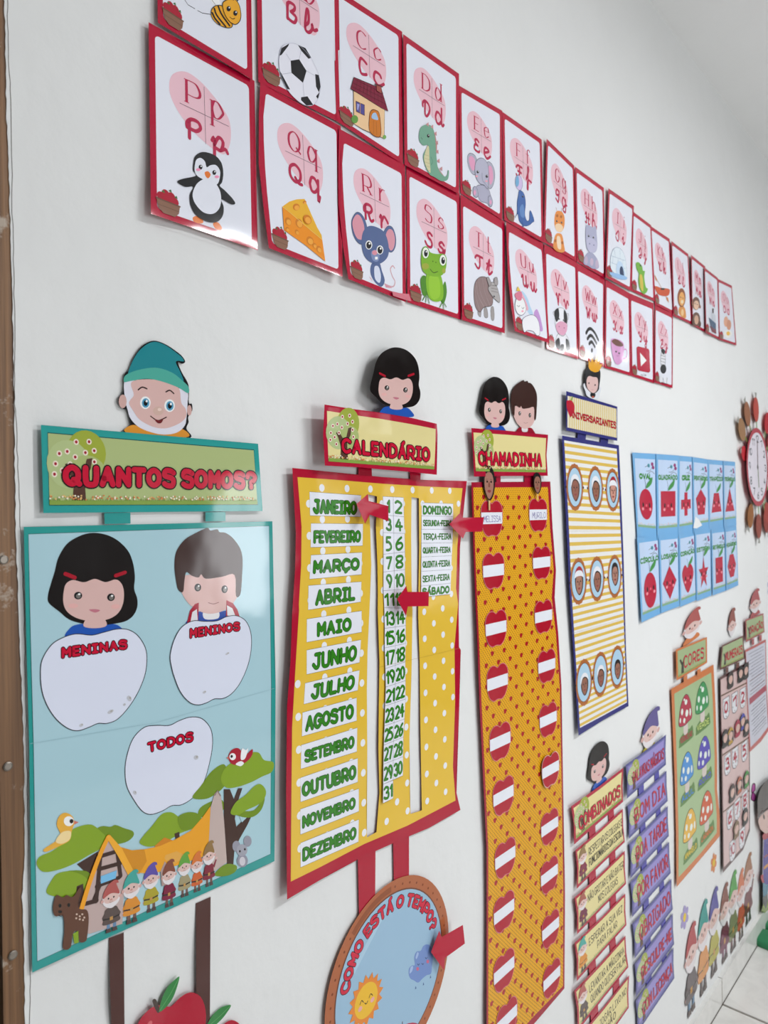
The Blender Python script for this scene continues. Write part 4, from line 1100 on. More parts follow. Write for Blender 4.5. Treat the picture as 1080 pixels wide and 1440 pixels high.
s.fill(p, C7, '118,552 165,520 185,495 170,455 180,420 205,406 232,420 240,448 230,480 222,515 190,535 130,562', 'DDA63C', True); s.fill(p, C7, '165,520 190,485 225,480 222,512 190,530', 'E8CE96', True)
s.ell(p, C7, 218, 440, 20, 20, 'E8E8EA'); s.ell(p, C7, 229, 440, 8, 9, '17110E', n=12); s.fill(p, C7, '240,438 258,444 240,454', 'C86A5A')
p = 'red_bird_picture'
s.fill(p, C7, '856,182 870,155 895,148 912,165 925,175 952,152 950,178 925,205 895,215 868,210', 'A3132A', True); s.ell(p, C7, 873, 182, 13, 14, 'E8E8EA'); s.ell(p, C7, 869, 181, 5, 6, '17110E', n=10)
s.fill(p, C7, '905,190 910,150 925,155 935,150 925,185 915,195', 'E4E4E8', True); s.fill(p, C7, '856,182 848,186 858,194', 'C86A5A'); s.fill(p, C7, '885,212 905,200 918,208 905,220', 'E4E4E8', True)
p = 'grey_mouse_picture'
s.ell(p, C7, 888, 540, 16, 22, '8F8F9C'); s.ell(p, C7, 933, 520, 16, 22, '8F8F9C'); s.ell(p, C7, 912, 598, 22, 26, '8A8A98'); s.ell(p, C7, 912, 600, 12, 18, 'C6C2CA'); s.ell(p, C7, 910, 556, 22, 24, '9A9AA6')
for (x, y) in ((902, 560), (922, 552)): s.ell(p, C7, x, y, 3.5, 5, '17110E', n=8)
s.line('sheet/sky_panel', PX, '41.5,1046 220,1016 386,968', 0.3, '8FB0BA')
s.build()

# two brown paper straps and the red paper apples they carry
APPLE = '0,-.78 -.25,-.92 -.55,-.95 -.85,-.72 -1,-.3 -.98,.15 -.8,.6 -.5,.92 -.2,1 0,.93 .2,1 .5,.92 .8,.6 .98,.15 1,-.3 .85,-.72 .55,-.95 .25,-.92'
for k, (q, lab) in enumerate((('378,908 438,884 441,1275 388,1285', 'dark brown paper strap hanging below the teal chart, left of the pair'), ('726,768 785,742 782,1262 728,1275', 'dark brown paper strap hanging below the teal chart, right of the pair'))):
    s = Sheet('paper_strap', lab, 'paper strap', C7, q, 'brown straps under the counting chart', h0=0.0008, cv=[0, 3, 4, 1])
    s.base('strap', '4A2A25'); s.build()
for k, (cx, cy, w, h, leaf, stem, lab) in enumerate((
        (620, 1300, 290, 300, '580,1200 590,1150 612,1105 640,1075 660,1062 650,1105 632,1150 605,1185', '552,1160 566,1152 582,1195 572,1205', 'red paper apple with one green leaf hanging from the brown straps'),
        (800, 1400, 240, 290, '772,1262 780,1235 802,1205 832,1182 866,1175 850,1205 826,1235 798,1258', '738,1215 762,1208 775,1262 755,1265', 'lower red paper apple of which mostly the leaf shows'))):
    A = quad(C7, (cx-w/2, cy-h/2+w*0.2), (cx+w/2, cy-h/2-w*0.2), (cx+w/2, cy+h/2-w*0.2), (cx-w/2, cy+h/2+w*0.2), 2, 2)
    F = lambda x, y, A=A: A(x+1, y+1)
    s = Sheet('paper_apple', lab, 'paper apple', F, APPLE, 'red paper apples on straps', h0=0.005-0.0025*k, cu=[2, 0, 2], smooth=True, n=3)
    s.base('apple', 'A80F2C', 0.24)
    s.fill('apple/highlight_print', F, '-.75,-.3 -.6,-.6 -.5,-.55 -.62,-.25', 'C85A62', True)  # highlight drawn in lighter red as part of the apple's print
    s.plate('stem', C7, stem, '3A2A22', True)
    s.plate('leaf', C7, leaf, '2E7A3C', True)
    lf = pts_of(leaf)
    s.line('leaf', C7, [lf[0], ((lf[0][0]+lf[4][0])/2+4, (lf[0][1]+lf[4][1])/2), lf[4]], 0.7, '5FA562', smooth=True)
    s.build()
# ---------------------------------------------------------------- calendar group
CREAM, GRN = 'D8CB90', '2B6A20'
s = Sheet('title_sign', 'curved red framed title sign reading CALENDÁRIO with a dark haired girl on top', 'sign', C8, '245,365 390,388 540,408 700,435 828,465 832,520 828,730 690,715 540,702 440,692 247,682 238,520', 'title signs above the charts', h0=0.008, cu=[8, 4, 1, 2, 6], cv=[4, 0, 0, 1])
s.zoff = 0.006
girl(s, 'girl_cutout', quad(C8, (478, 60), (752, 62), (740, 432), (482, 420), 340, 620), 1.2)
s.zoff = 0.0075
s.base('board', 'A91232', 0.2)
s.fill('board/picture_panel', C8, '258,398 400,420 540,440 700,468 822,492 820,600 815,702 690,692 540,680 400,670 266,660 260,530', CREAM, rough=0.2)
blossom_tree(s, 'board/blossom_tree', quad(C8, (246, 388), (438, 378), (438, 660), (256, 655), 100, 120))
meadow(s, 'board/flower_meadow', quad(C8, (268, 625), (816, 672), (815, 702), (266, 660)), 1, 1, 90, 5)
s.text('board/lettering', quad(C8, (342, 548), (788, 596), (788, 655), (342, 608)), 'CALENDÁRIO', 0, 0, 1, 1, 5.0, CRIM, 'bubble', '140810', 1.2, gap=3.0)
s.build()

CAL = '411,658 460,663 540,671 600,675 656.5,676.5 651,727 647,768 645,860 645.5,910 648,914 646,990 642,1115 647.5,1139 604,1164 573,1177 512,1204 451,1237 403.7,1265 402.3,1115 403.7,993 408.5,930 411,860 415,800 416,750'
s = Sheet('calendar_chart', 'yellow dotted calendar chart with months, day numbers and weekdays in a red border', 'calendar', PX, CAL, 'charts with activities on the wall', h0=0.0015, cu=[11, 4, 1.5, 2, 1, 2.5, 5], cv=[1, 1.5, 0, 1, 0, 1, 0, 2])
SL1 = [C8(472, 832), C8(518, 842), C8(512, 1000), C8(520, 1200), C8(522, 1350), C9(462, 60), C9(470, 300), C9(467, 500), C9(465, 700), C9(470, 900), C9(456, 1080), C9(412, 1105), C9(414, 700), C9(412, 430), C9(415, 250), C9(424, 60), C8(488, 1200), C8(482, 1000)]
SL2 = [C8(697, 846), C8(735, 852), C8(737, 1100), C8(733, 1320), C9(648, 80), C9(655, 300), C9(658, 600), C9(665, 980), C9(612, 997), C9(608, 650), C9(618, 330), C9(622, 60), C8(697, 1290), C8(695, 1050)]
s.base('sheet', 'A50E2C', 0.22, holes=[SL1, SL2])
YEL = [C8(105, 742), C8(300, 756), C8(540, 776), C8(760, 790), C8(962, 800), C8(945, 950), C8(935, 1100), C8(928, 1320), C9(832, 30), C9(815, 230), C9(818, 480), C9(808, 780), C9(820, 935), C9(600, 1050), C9(400, 1135), C9(200, 1240), C9(62, 1308), C9(65, 900), C9(68, 600), C9(85, 300), C9(100, 60), C8(112, 1400), C8(124, 1200), C8(126, 1000)]
s.add('sheet/dotted_panel', [YEL], 'D8B23C', rough=0.22, holes=[SL1, SL2])
def inside(p, poly):
    c = False
    for i in range(len(poly)):
        a, b = poly[i-1], poly[i]
        if (a[1] > p[1]) != (b[1] > p[1]) and p[0] < (b[0]-a[0])*(p[1]-a[1])/(b[1]-a[1])+a[0]: c = not c
    return c
p0, p1, p2 = C9(680, 315), C9(765, 300), C9(680, 440)
ax, bz = (p1[0]-p0[0]), (p0[1]-p2[1])/2
dots = []
rd = 0.0049
for j in range(-40, 40):
    for i in range(-14, 8):
        c = (p0[0]+ax*(i+0.5*(j % 2)), p0[1]+bz*j)
        ring = ellipse(c[0], c[1], rd, rd*1.08, 0, 14)
        if all(inside(q, YEL) for q in ring) and not any(inside(q, h) for q in ring for h in (SL1, SL2)): dots.append(ring)
s.add('sheet/dotted_panel', dots, 'DCDDE2', rough=0.22)
MON = [('JANEIRO', C8, (167, 818), (435, 837), (432, 948), (170, 942)), ('FEVEREIRO', C8, (175, 982), (445, 985), (443, 1098), (173, 1107)), ('MARÇO', C8, (175, 1147), (440, 1133), (437, 1248), (167, 1272)), ('ABRIL', C8, (162, 1305), (437, 1285), (433, 1390), (160, 1432)),
       ('MAIO', C9, (136, 100), (388, 62), (388, 160), (135, 207)), ('JUNHO', C9, (135, 243), (385, 195), (378, 300), (135, 355)), ('JULHO', C9, (128, 395), (378, 335), (370, 428), (122, 492)), ('AGOSTO', C9, (116, 530), (365, 462), (365, 568), (113, 640)),
       ('SETEMBRO', C9, (110, 680), (368, 600), (366, 710), (108, 790)), ('OUTUBRO', C9, (107, 830), (370, 740), (370, 850), (107, 942)), ('NOVEMBRO', C9, (106, 975), (375, 880), (375, 985), (106, 1092)), ('DEZEMBRO', C9, (107, 1130), (375, 1022), (373, 1125), (107, 1243))]
BOX = {'JANEIRO': (.06, .92, .36, .84), 'FEVEREIRO': (.05, .96, .36, .78), 'MARÇO': (.06, .95, .3, .72), 'ABRIL': (.13, .88, .28, .80), 'MAIO': (.18, .80, .3, .78), 'JUNHO': (.1, .93, .26, .80), 'JULHO': (.12, .92, .24, .80), 'AGOSTO': (.06, .94, .28, .78), 'SETEMBRO': (.06, .95, .34, .74), 'OUTUBRO': (.03, .97, .30, .76), 'NOVEMBRO': (.03, .94, .36, .74), 'DEZEMBRO': (.03, .96, .32, .74)}
for (t, F, a, b, c, d) in MON:
    Q = quad(F, a, b, c, d)
    k = 'month_box#'+t
    s.rect(k, Q, 0, 0, 1, 1, 'D9DBE4', rough=0.22); s.line(k, Q, '0,0 1,0 1,1 0,1', 0.35, '3A3A40', True)
    x0, x1, y0, y1 = BOX[t]
    s.text(k+'/lettering', Q, t, x0+.02, y0, x1-.02, y1, 4.6 if t not in ('FEVEREIRO', 'SETEMBRO', 'NOVEMBRO', 'DEZEMBRO') else 3.9, '2F7A1A', 'bubble', '123010', 0.55, gap=2.9)
ROWS = [(C8, (548, 842), (602, 845), (656, 848)), (C8, (550, 938), (603, 942), (658, 948)), (C8, (551, 1030), (605, 1033), (661, 1035)), (C8, (551, 1143), (606, 1137), (663, 1130)), (C8, (551, 1235), (607, 1230), (663, 1222)), (C8, (551, 1332), (607, 1328), (664, 1324)),
        (C9, (492, 48), (542, 50), (590, 50)), (C9, (494, 143), (543, 137), (591, 130)), (C9, (494, 233), (543, 224), (591, 212)), (C9, (497, 328), (543, 315), (589, 297)), (C9, (499, 413), (543, 400), (590, 383)), (C9, (496, 500), (541, 487), (590, 468)), (C9, (493, 592), (537, 577), (585, 560)), (C9, (490, 680), (534, 664), (580, 643)), (C9, (488, 768), (533, 752), (579, 733)), (C9, (487, 860), (533, 842), (578, 820)), (C9, (486, 948), (533, 925), None)]
for k in range(16):
    (F, a, b, c), (G, d, e, g) = ROWS[k], ROWS[k+1]
    if k < 15: q = [F(*a), F(*c), G(*g), G(*d)]
    else: q = [F(*a), F(*b), G(*e), G(*d)]
    s.add('day_grid', [q], 'D9DBE4', rough=0.22)
    s.add('day_grid', ribbon(q, 0.0004, True)+(ribbon([F(*b), G(*e)], 0.0004) if k < 15 else []), '2A2A38')
    for m, (l, r_) in enumerate((((a, d), (b, e)), ((b, e), (c, g)))):
        n = 2*k+1+m
        if n > 31: break
        Q = Quad([F(*l[0]), F(*r_[0]), G(*r_[1]), G(*l[1])])
        x0, x1 = (.10, .92) if n > 9 else ((.28, .78) if m == 0 else (.18, .82))
        if n == 1: x0, x1 = .42, .64
        s.text('day_grid/lettering', Q, str(n), x0+.04, .22, x1-.04, .82, 3.3, '2F7A1A', 'bubble', '123010', 0.35, gap=2.6)
WK = ['DOMINGO', 'SEGUNDA-FEIRA', 'TERÇA-FEIRA', 'QUARTA-FEIRA', 'QUINTA-FEIRA', 'SEXTA-FEIRA', 'SÁBADO']
WY = [(750, 875, 913, 880), (749, 943, 913, 947), (749, 1013, 912, 1013), (748, 1085, 910, 1083), (748, 1157, 906, 1150), (747, 1232, 904, 1222), (747, 1308, 901, 1293), (746, 1366, 899, 1350)]
for k, t in enumerate(WK):
    a, b = WY[k], WY[k+1]
    Q = quad(C8, (a[0], a[1]), (a[2], a[3]), (b[2], b[3]), (b[0], b[1]))
    s.rect('weekday_box#%d' % k, Q, 0, 0, 1, 1, 'D9DBE4', rough=0.18); s.line('weekday_box#%d' % k, Q, '0,0 1,0 1,1 0,1', 0.35, '33333A', True)
    big = k in (0, 6)
    s.text('weekday_box#%d/lettering' % k, Q, t, .06, .34 if not big else .28, .94, .72 if not big else .82, 1.5 if not big else 2.8, '2F7A1A', 'bubble', '123010', 0.3, gap=2.6)
s.line('sheet/dotted_panel', C9, '468,322 560,300 700,268 838,234', 0.35, 'A8893A')
for q in ('422,690 490,697 492,742 420,735', '688,712 745,722 743,758 690,752'): s.plate('strap#'+q[:3], C8, q, 'A50E2C')
s.build()

ARROW = [('red paper arrow pointing at JANEIRO on the calendar', C8, '411,882 470,829 474,866 576,892 577,971 480,937 456,984', [9, 5], 0.012),
         ('glossy red paper arrow pointing at the second weekday row beside the calendar edge', PX, '632,737 646,722 651,728 680.5,727.3 678,747.6 655,748 651,757.5', [2, 8], 0.016),
         ('red paper arrow pointing at day 12 on the calendar', C8, '622,1376 670,1306 676,1338 788,1338 785,1412 678,1414 668,1462', [3, 8], 0.018),
         ('red paper arrow pointing at the cloud on the weather disc', C10, '690,660 738,535 752,572 876,501 888,610 772,694 766,766', [2, 18], 0.010)]
for (lab, F, o, cu, h) in ARROW:
    s = Sheet('paper_arrow', lab, 'arrow', F, o, 'red pointer arrows', h0=h, cu=cu)
    s.base('arrow', 'AE1030', 0.16); s.build()

# ---------------------------------------------------------------- round weather disc
a, b, c = C10(540, 215), C10(772, 760), C10(68, 1080)
def circ(a, b, c):
    d = 2*(a[0]*(b[1]-c[1])+b[0]*(c[1]-a[1])+c[0]*(a[1]-b[1]))
    q = [v[0]**2+v[1]**2 for v in (a, b, c)]
    x = (q[0]*(b[1]-c[1])+q[1]*(c[1]-a[1])+q[2]*(a[1]-b[1]))/d; y = (q[0]*(c[0]-b[0])+q[1]*(a[0]-c[0])+q[2]*(b[0]-a[0]))/d
    return (x, y), math.hypot(a[0]-x, a[1]-y)
wc, wr = circ(a, b, c)
DF = At(wc, 2*wr, 2*wr)
s = Sheet('weather_disc', 'round weather disc with brown wooden rim asking COMO ESTÁ O TEMPO', 'weather chart', DF, ellipse(0, 0, 1, 1, 0, 64), h0=0.002, cu=[2, 0, 0, 3], cv=[0, 0, 1])
s.zoff = 0.0012
for q in ('370,1180 452,1140 450,1420 376,1460', '532,1100 606,1065 606,1310 536,1300'): s.plate('strap#'+q[:3], C9, q, 'A50E2C')
s.zoff = 0.0022
s.base('rim', 'A55E3A', 0.24)
for k in range(46):
    an = 2*math.pi*k/46; s.ell('rim', DF, 0.925*math.cos(an), 0.925*math.sin(an), 0.014, 0.014, '7A3E22', n=8)
arcp = [(0.95*math.cos(R(t)), 0.95*math.sin(R(t))) for t in range(-130, -85, 5)]+[(0.89*math.cos(R(t)), 0.89*math.sin(R(t))) for t in range(-90, -135, -5)]
s.fill('rim', DF, arcp, '8A4A2A')
s.ell('sky_panel', DF, 0, 0, 0.87, 0.87, '6A4030', n=64); s.ell('sky_panel', DF, 0, 0, 0.855, 0.855, '92B2CA', n=64)
s.fill('sky_panel', DF, '-.62,-.35 -.15,-.72 -.1,-.7 -.58,-.3', 'A3C0D4')
lay, tot = layout('COMO ESTÁ O TEMPO?', 3.0, 'bubble')
ps, os_ = [], []
A0, A1 = R(193), R(378)     # runs clockwise over the top
th0, th1 = math.atan2(wc[1]-C10(225, 880)[1], C10(225, 880)[0]-wc[0]), math.atan2(wc[1]-C10(655, 575)[1], C10(655, 575)[0]-wc[0])
th0 = th0 if th0 < 0 else th0-2*math.pi
for st in lay:
    q = []
    for (x, y) in st:
        t = th0+(th1-th0)*x/tot; r_ = 0.69+0.105*y/8
        q.append(DF(r_*math.cos(t), r_*math.sin(t)))
    ps += ribbon(q, 0.0046); os_ += ribbon(q, 0.0064)
s.add('sky_panel/lettering', os_, '2A1420'); s.add('sky_panel/lettering', ps, 'C4203C')
p = 'sun_picture'
sc_ = C10(312, 942); sr = abs(C10(375, 942)[0]-sc_[0])
SF = At(sc_, 2*sr, 2*sr*1.0)
star = []
for k in range(32):
    an = 2*math.pi*k/32; r_ = 1.62 if k % 2 == 0 else 1.25
    star.append((r_*math.cos(an), r_*math.sin(an)))
s.fill(p, SF, star, 'D98030'); s.ell(p, SF, 0, 0, 1.06, 1.06, 'E0B02C', n=28)
for x in (-.42, .42): s.line(p, SF, [(x-.16, -.02), (x, -.2), (x+.16, -.02)], 1.1, '2A1A12', smooth=True); s.ell(p, SF, x*1.35, .25, .19, .16, 'DDA09A', n=12)
s.line(p, SF, '-.14,.1 0,.22 .14,.1', 1.1, '2A1A12', smooth=True)
p = 'cloud_picture'
s.fill(p, C10, '560,790 562,755 580,738 595,735 592,690 605,658 630,652 645,625 668,615 690,630 700,690 696,740 690,785 665,795 640,815 615,838 590,825 570,815', '6C86BC', True)
s.fill(p, C10, '565,785 570,750 585,742 580,770', '9AB0D6', True); s.fill(p, C10, '600,690 610,660 618,670 606,700', '9AB0D6', True)
for (x, y) in ((617, 733), (642, 730), (662, 695)): s.line(p, C10, [(x-6, y-4), (x, y+3), (x+6, y-5)], 0.8, '1E2440', smooth=True)
for (x, y) in ((612, 758), (671, 715)): s.ell(p, C10, x, y, 8, 11, 'C0607E', n=12)
for (x, y) in ((600, 868), (645, 846), (686, 805)): s.fill(p, C10, [(x, y-10), (x+5, y+4), (x-3, y+10)], '4A6090')
UT = C10(523, 1068)
UF = At((UT[0], UT[1]-0.045), 0.09, 0.09)
s.fill('umbrella_picture', UF, '-1,.1 -.8,-.5 0,-.85 .8,-.5 1,.1 .5,-.02 0,.1 -.5,-.02', 'B0304A', True); s.line('umbrella_picture', UF, '0,-1 0,1 .2,1.1', 1.6, '4A3028')
s.build()
# ---------------------------------------------------------------- roll call chart (name apples)
def blossoms(): pass
s = Sheet('title_sign', 'small red framed title sign reading CHAMADINHA with a girl and a boy on top', 'sign', C34, '98,632 500,662 932,705 915,920 928,1150 520,1152 128,1158 118,900', 'title signs above the charts', h0=0.003, cu=[4, 1, 0, 2], cv=[1, 0, 1])
s.zoff = -0.001
boy(s, 'boy_cutout', quad(C34, (525, 98), (822, 100), (810, 700), (535, 690), 300, 600), lw=0.8)
s.zoff = 0.0005
girl(s, 'girl_cutout', quad(C34, (183, 62), (523, 66), (518, 670), (183, 660), 340, 600), 0.9)
s.zoff = 0.0030
s.base('board', 'A31030', 0.22)
s.fill('board/picture_panel', C34, '122,680 500,706 910,742 902,920 908,1112 520,1108 148,1100 135,900', CREAM, rough=0.22)
blossom_tree(s, 'board/blossom_tree', quad(C34, (118, 648), (358, 650), (358, 1060), (130, 1060), 100, 120))
meadow(s, 'board/flower_meadow', quad(C34, (146, 1045), (905, 1062), (908, 1112), (148, 1100)), 1, 1, 70, 8)
s.text('board/lettering', quad(C34, (182, 898), (858, 922), (858, 1040), (190, 1022)), 'CHAMADINHA', 0, 0, 1, 1, 5.4, CRIM, 'bubble', '3A0814', 0.8, gap=2.6)
s.build()

def dotted_yellow():
    m, t, p = new_mat('dotted_yellow_print')
    geo = t.nodes.new('ShaderNodeNewGeometry')
    mp = t.nodes.new('ShaderNodeMapping'); mp.inputs['Scale'].default_value = (1/0.0052, 0, 1/0.0052); mp.inputs['Rotation'].default_value = (0, R(45), 0)
    v = t.nodes.new('ShaderNodeTexVoronoi'); v.inputs['Randomness'].default_value = 0.0; v.inputs['Scale'].default_value = 1.0
    cr = t.nodes.new('ShaderNodeValToRGB'); e = cr.color_ramp.elements
    e[0].position, e[1].position = 0.20, 0.30
    e[0].color = rgb('8A5A14')+[1]; e[1].color = rgb('D99E18')+[1]
    t.links.new(geo.outputs['Position'], mp.inputs['Vector']); t.links.new(mp.outputs['Vector'], v.inputs['Vector'])
    t.links.new(v.outputs['Distance'], cr.inputs['Fac']); t.links.new(cr.outputs['Color'], p.inputs['Base Color'])
    p.inputs['Roughness'].default_value = 0.3; p.inputs['Specular IOR Level'].default_value = 0.25
    return m
MDY = dotted_yellow()
ROLL = [C11(135, 692), C11(360, 690), C11(592, 688), C11(605, 950), C11(625, 1200), C12(360, 0), C12(372, 120), C12(383, 300), C12(388, 600), C12(395, 1000), C12(393, 1320), PX(750, 1441), PX(684, 1512), C12(130, 1440), C12(130, 850), C12(118, 600), C12(106, 350), C12(98, 120), C11(160, 1400), C11(148, 1100)]
s = Sheet('roll_call_chart', 'tall yellow roll call chart with rows of red apple name pockets', 'chart', metric, ROLL, 'charts with activities on the wall', h0=0.0015, cu=[6, 2, 0, 0, 2, 4], cv=[1, 0, 2, 0, 2, 0, 1, 3])
s.base('sheet', '97102C', 0.24)
INN = [C11(146, 722), C11(360, 722), C11(578, 720), C11(590, 950), C11(612, 1200), C12(350, 0), C12(364, 120), C12(377, 300), C12(383, 600), C12(389, 1000), C12(388, 1312), PX(748, 1432), PX(689, 1500), C12(136, 1440), C12(136, 850), C12(125, 600), C12(113, 350), C12(104, 120), C11(170, 1400), C11(158, 1100)]
s.add('sheet/dotted_panel', [INN], MDY)
a0, a1, b1 = C11(345, 780), C11(410, 777), C11(380, 838)
ax, bz = a1[0]-a0[0], a0[1]-b1[1]
ap, lf = [], []
for j in range(-70, 8):
    for i in range(-6, 8):
        c = (a0[0]+ax*(i+0.5*(j % 2)), a0[1]+bz*j)
        r_ = 0.0046
        ring = [(c[0]+r_*x, c[1]+r_*y) for (x, y) in ((0, .75), (.5, 1), (1, .6), (.95, -.2), (.5, -1), (0, -.85), (-.5, -1), (-.95, -.2), (-1, .6), (-.5, 1))]
        if all(inside(q, INN) for q in ring): ap.append(ring); lf.append([(c[0]+r_*0.8, c[1]+r_*0.2), (c[0]+r_*1.7, c[1]+r_*0.5), (c[0]+r_*0.9, c[1]-r_*0.3)])
s.add('sheet/apple_print', ap, 'A01420'); s.add('sheet/apple_print', lf, '7A1A18')
POC = [(C11, 255, 902), (C11, 265, 1205), (C12, 163, 105), (C12, 168, 287), (C12, 177, 487), (C12, 188, 670), (C12, 194, 880), (C12, 190, 1062), (C12, 190, 1260), (C12, 200, 1425), (C11, 523, 882), (C11, 543, 1158), (C12, 323, 65), (C12, 334, 232), (C12, 339, 413), (C12, 347, 582), (C12, 344, 775), (C12, 343, 938), (C12, 347, 1120), (C12, 351, 1287)]
pw = C11(318, 900)[0]-C11(190, 900)[0]; ph = C11(255, 797)[1]-C11(255, 1005)[1]
for k, (F, x, y) in enumerate(POC):
    A = At(F(x, y), pw, ph)
    s.zoff = 0.0012
    nm = 'apple_pocket#%d' % k
    if k == 15: s.zoff = 0.004
    s.plate(nm, A, '0,-.84 -.25,-.98 -.6,-.98 -.92,-.7 -1,-.25 -.95,.25 -.75,.75 -.4,1 -.1,.96 .1,.96 .4,1 .75,.75 .95,.25 1,-.25 .92,-.7 .6,-.98 .25,-.98', 'D0A8A4' if k == 15 else 'C9727C', True, 3)
    s.fill(nm, A, '0,-.80 -.25,-.94 -.58,-.94 -.88,-.68 -.96,-.25 -.91,.25 -.72,.72 -.38,.96 -.1,.92 .1,.92 .38,.96 .72,.72 .91,.25 .96,-.25 .88,-.68 .58,-.94 .25,-.94', 'A50F26', True, 3)
    s.rect(nm+'/name_strip', A, -0.94, -0.34, 0.94, 0.30, 'DADCE4')
    if k == 0: s.text(nm+'/name_strip/x'.replace('/x', ''), A, 'MELISSA', -.72, -.14, .80, .18, 1.0, '4A3A8A', 'plain', gap=2.0)
    if k == 10: s.text(nm+'/name_strip', A, 'MURILO', -.62, -.16, .80, .18, 1.0, '4A3A8A', 'plain', gap=2.0)
s.zoff = 0
for q in ('278,652 305,652 305,692 280,692', '442,652 500,652 500,692 442,692'): s.plate('strap#'+q[:3], C11, q, '9C1130')
s.build()

def photo(s, p, F, skin, hair, hat=None):
    """small portrait print of a face in a 2 x 2 box, hair or hat on top"""
    s.plate(p, F, '-.9,-.3 -.75,-.75 -.35,-1 .25,-1 .7,-.75 .92,-.3 .9,.2 .7,.65 .3,.98 -.1,1 -.55,.7 -.85,.25', hair, True, 3)
    s.fill(p, F, '-.68,-.25 -.45,-.55 0,-.66 .45,-.55 .68,-.25 .68,.2 .5,.62 .15,.9 -.15,.9 -.5,.6 -.7,.2', skin, True, 3)
    for x in (-.3, .32): s.ell(p, F, x, -.08, .13, .07, '2A1A16', n=8); s.line(p, F, [(x-.16, -.22), (x+.16, -.22)], 0.5, '2A1A16')
    s.fill(p, F, '-.06,-.05 .08,-.05 .14,.22 -.12,.22', '7A4A3C', True, 3); s.fill(p, F, '-.3,.45 0,.40 .32,.45 0,.58', '8A3A3A', True, 3)
    if hat == 'w': s.fill(p, F, '-1,-.1 -.95,-.75 -.4,-1.12 .3,-1.12 .85,-.8 .95,-.35 .6,-.62 0,-.78 -.5,-.66 -.85,-.2', 'DCDDE2', True, 3)
    if hat == 'r': s.fill(p, F, '-.85,-.6 -.5,-1.15 .2,-1.3 .75,-1 .9,-.5', '9C1A28', True, 3); s.fill(p, F, '-.98,-.35 -.9,-.72 -.4,-.95 .4,-.95 .9,-.7 .98,-.35 .5,-.5 -.5,-.5', 'DCDDE2', True, 3)

for (cx, cy, w, h, skin, lab) in ((238, 697, 74, 196, '9C6E60', 'cut out face photo with dark hair on a stick, in the left top apple pocket'), (518, 698, 50, 120, '8E6252', 'cut out face photo with short hair on a stick, in the right top apple pocket')):
    A = At(C11(cx, cy), C11(cx+w/2, cy)[0]-C11(cx-w/2, cy)[0], C11(cx, cy-h/2)[1]-C11(cx, cy+h/2)[1])
    s = Sheet('face_token', lab, 'photo token', A, '-.9,-.3 -.75,-.75 -.35,-1 .25,-1 .7,-.75 .92,-.3 .9,.2 .7,.65 .3,.98 -.1,1 -.55,.7 -.85,.25', 'face photo tokens', h0=0.0095, smooth=True, n=3)
    s.zoff = -0.0005
    s.plate('stick', A, '-.12,.8 .12,.8 .12,1.6 -.12,1.6', 'C9A878')
    s.zoff = 0
    photo(s, 'face_photo', A, skin, '1C1718')
    s.build()

# ---------------------------------------------------------------- birthday chart
NAVY = '2A2A70'
s = Sheet('title_sign', 'navy framed striped title sign reading ANIVERSARIANTES with a yellow crowned head', 'sign', C30, '108,575 797,785 797,1248 108,1108', 'title signs above the charts', h0=0.003, cu=[3, 0, 0, 1])
s.zoff = 0.004
p = 'crowned_head_cutout'
s.plate(p, C30, '340,500 360,470 390,540 440,600 480,612 520,590 560,520 580,540 565,600 530,690 400,650 365,570', 'D6D8DE', True)
s.plate(p, C30, '360,450 358,380 372,300 400,250 470,235 540,260 568,310 568,400 555,500 545,560 500,600 440,595 385,540 362,490', '14151A', True)
s.fill(p, C30, '382,460 390,400 420,372 470,385 515,390 535,420 538,500 520,570 478,602 430,580 392,530', 'D2B0AC', True)
for (x, y) in ((414, 468), (498, 494)): s.ell(p, C30, x, y, 9, 12, '3A3434')
s.line(p, C30, '448,556 462,560 476,558', 0.8, 'B87A80'); s.fill(p, C30, '440,602 500,612 490,660 440,650', '1A1A1E', True); s.ell(p, C30, 470, 655, 16, 14, 'B0503A')
s.plate(p, C30, '408,235 412,150 440,195 458,110 480,190 548,55 535,180 575,150 555,215 595,210 575,270 540,315 490,322 440,300 415,270', 'D99A1C')
s.zoff = 0.005
s.base('board', NAVY, 0.25)
s.fill('board/striped_panel', C30, '126,638 786,815 790,1206 124,1066', 'D9D2BC', rough=0.25)
Q = quad(C30, (126, 638), (786, 815), (790, 1206), (124, 1066))
s.add('board/striped_panel', [[Q(x, 0), Q(x+0.017, 0), Q(x+0.017, 1), Q(x, 1)] for x in [0.035+k*0.0405 for k in range(24)]], 'CDB56C')
s.fill('board/apple_print', C30, '115,710 150,700 180,705 205,735 222,790 215,850 190,900 160,920 130,850 115,790', 'B0102C', True); s.fill('board/apple_print', C30, '165,700 185,640 200,660 192,700', '8A9A4A')
s.text('board/lettering', quad(C30, (165, 850), (778, 1000), (778, 1078), (165, 920)), 'ANIVERSARIANTES', 0, 0, 1, 1, 3.4, 'B0122C', 'bubble', '5A0A14', 0.4, gap=2.2)
s.build()

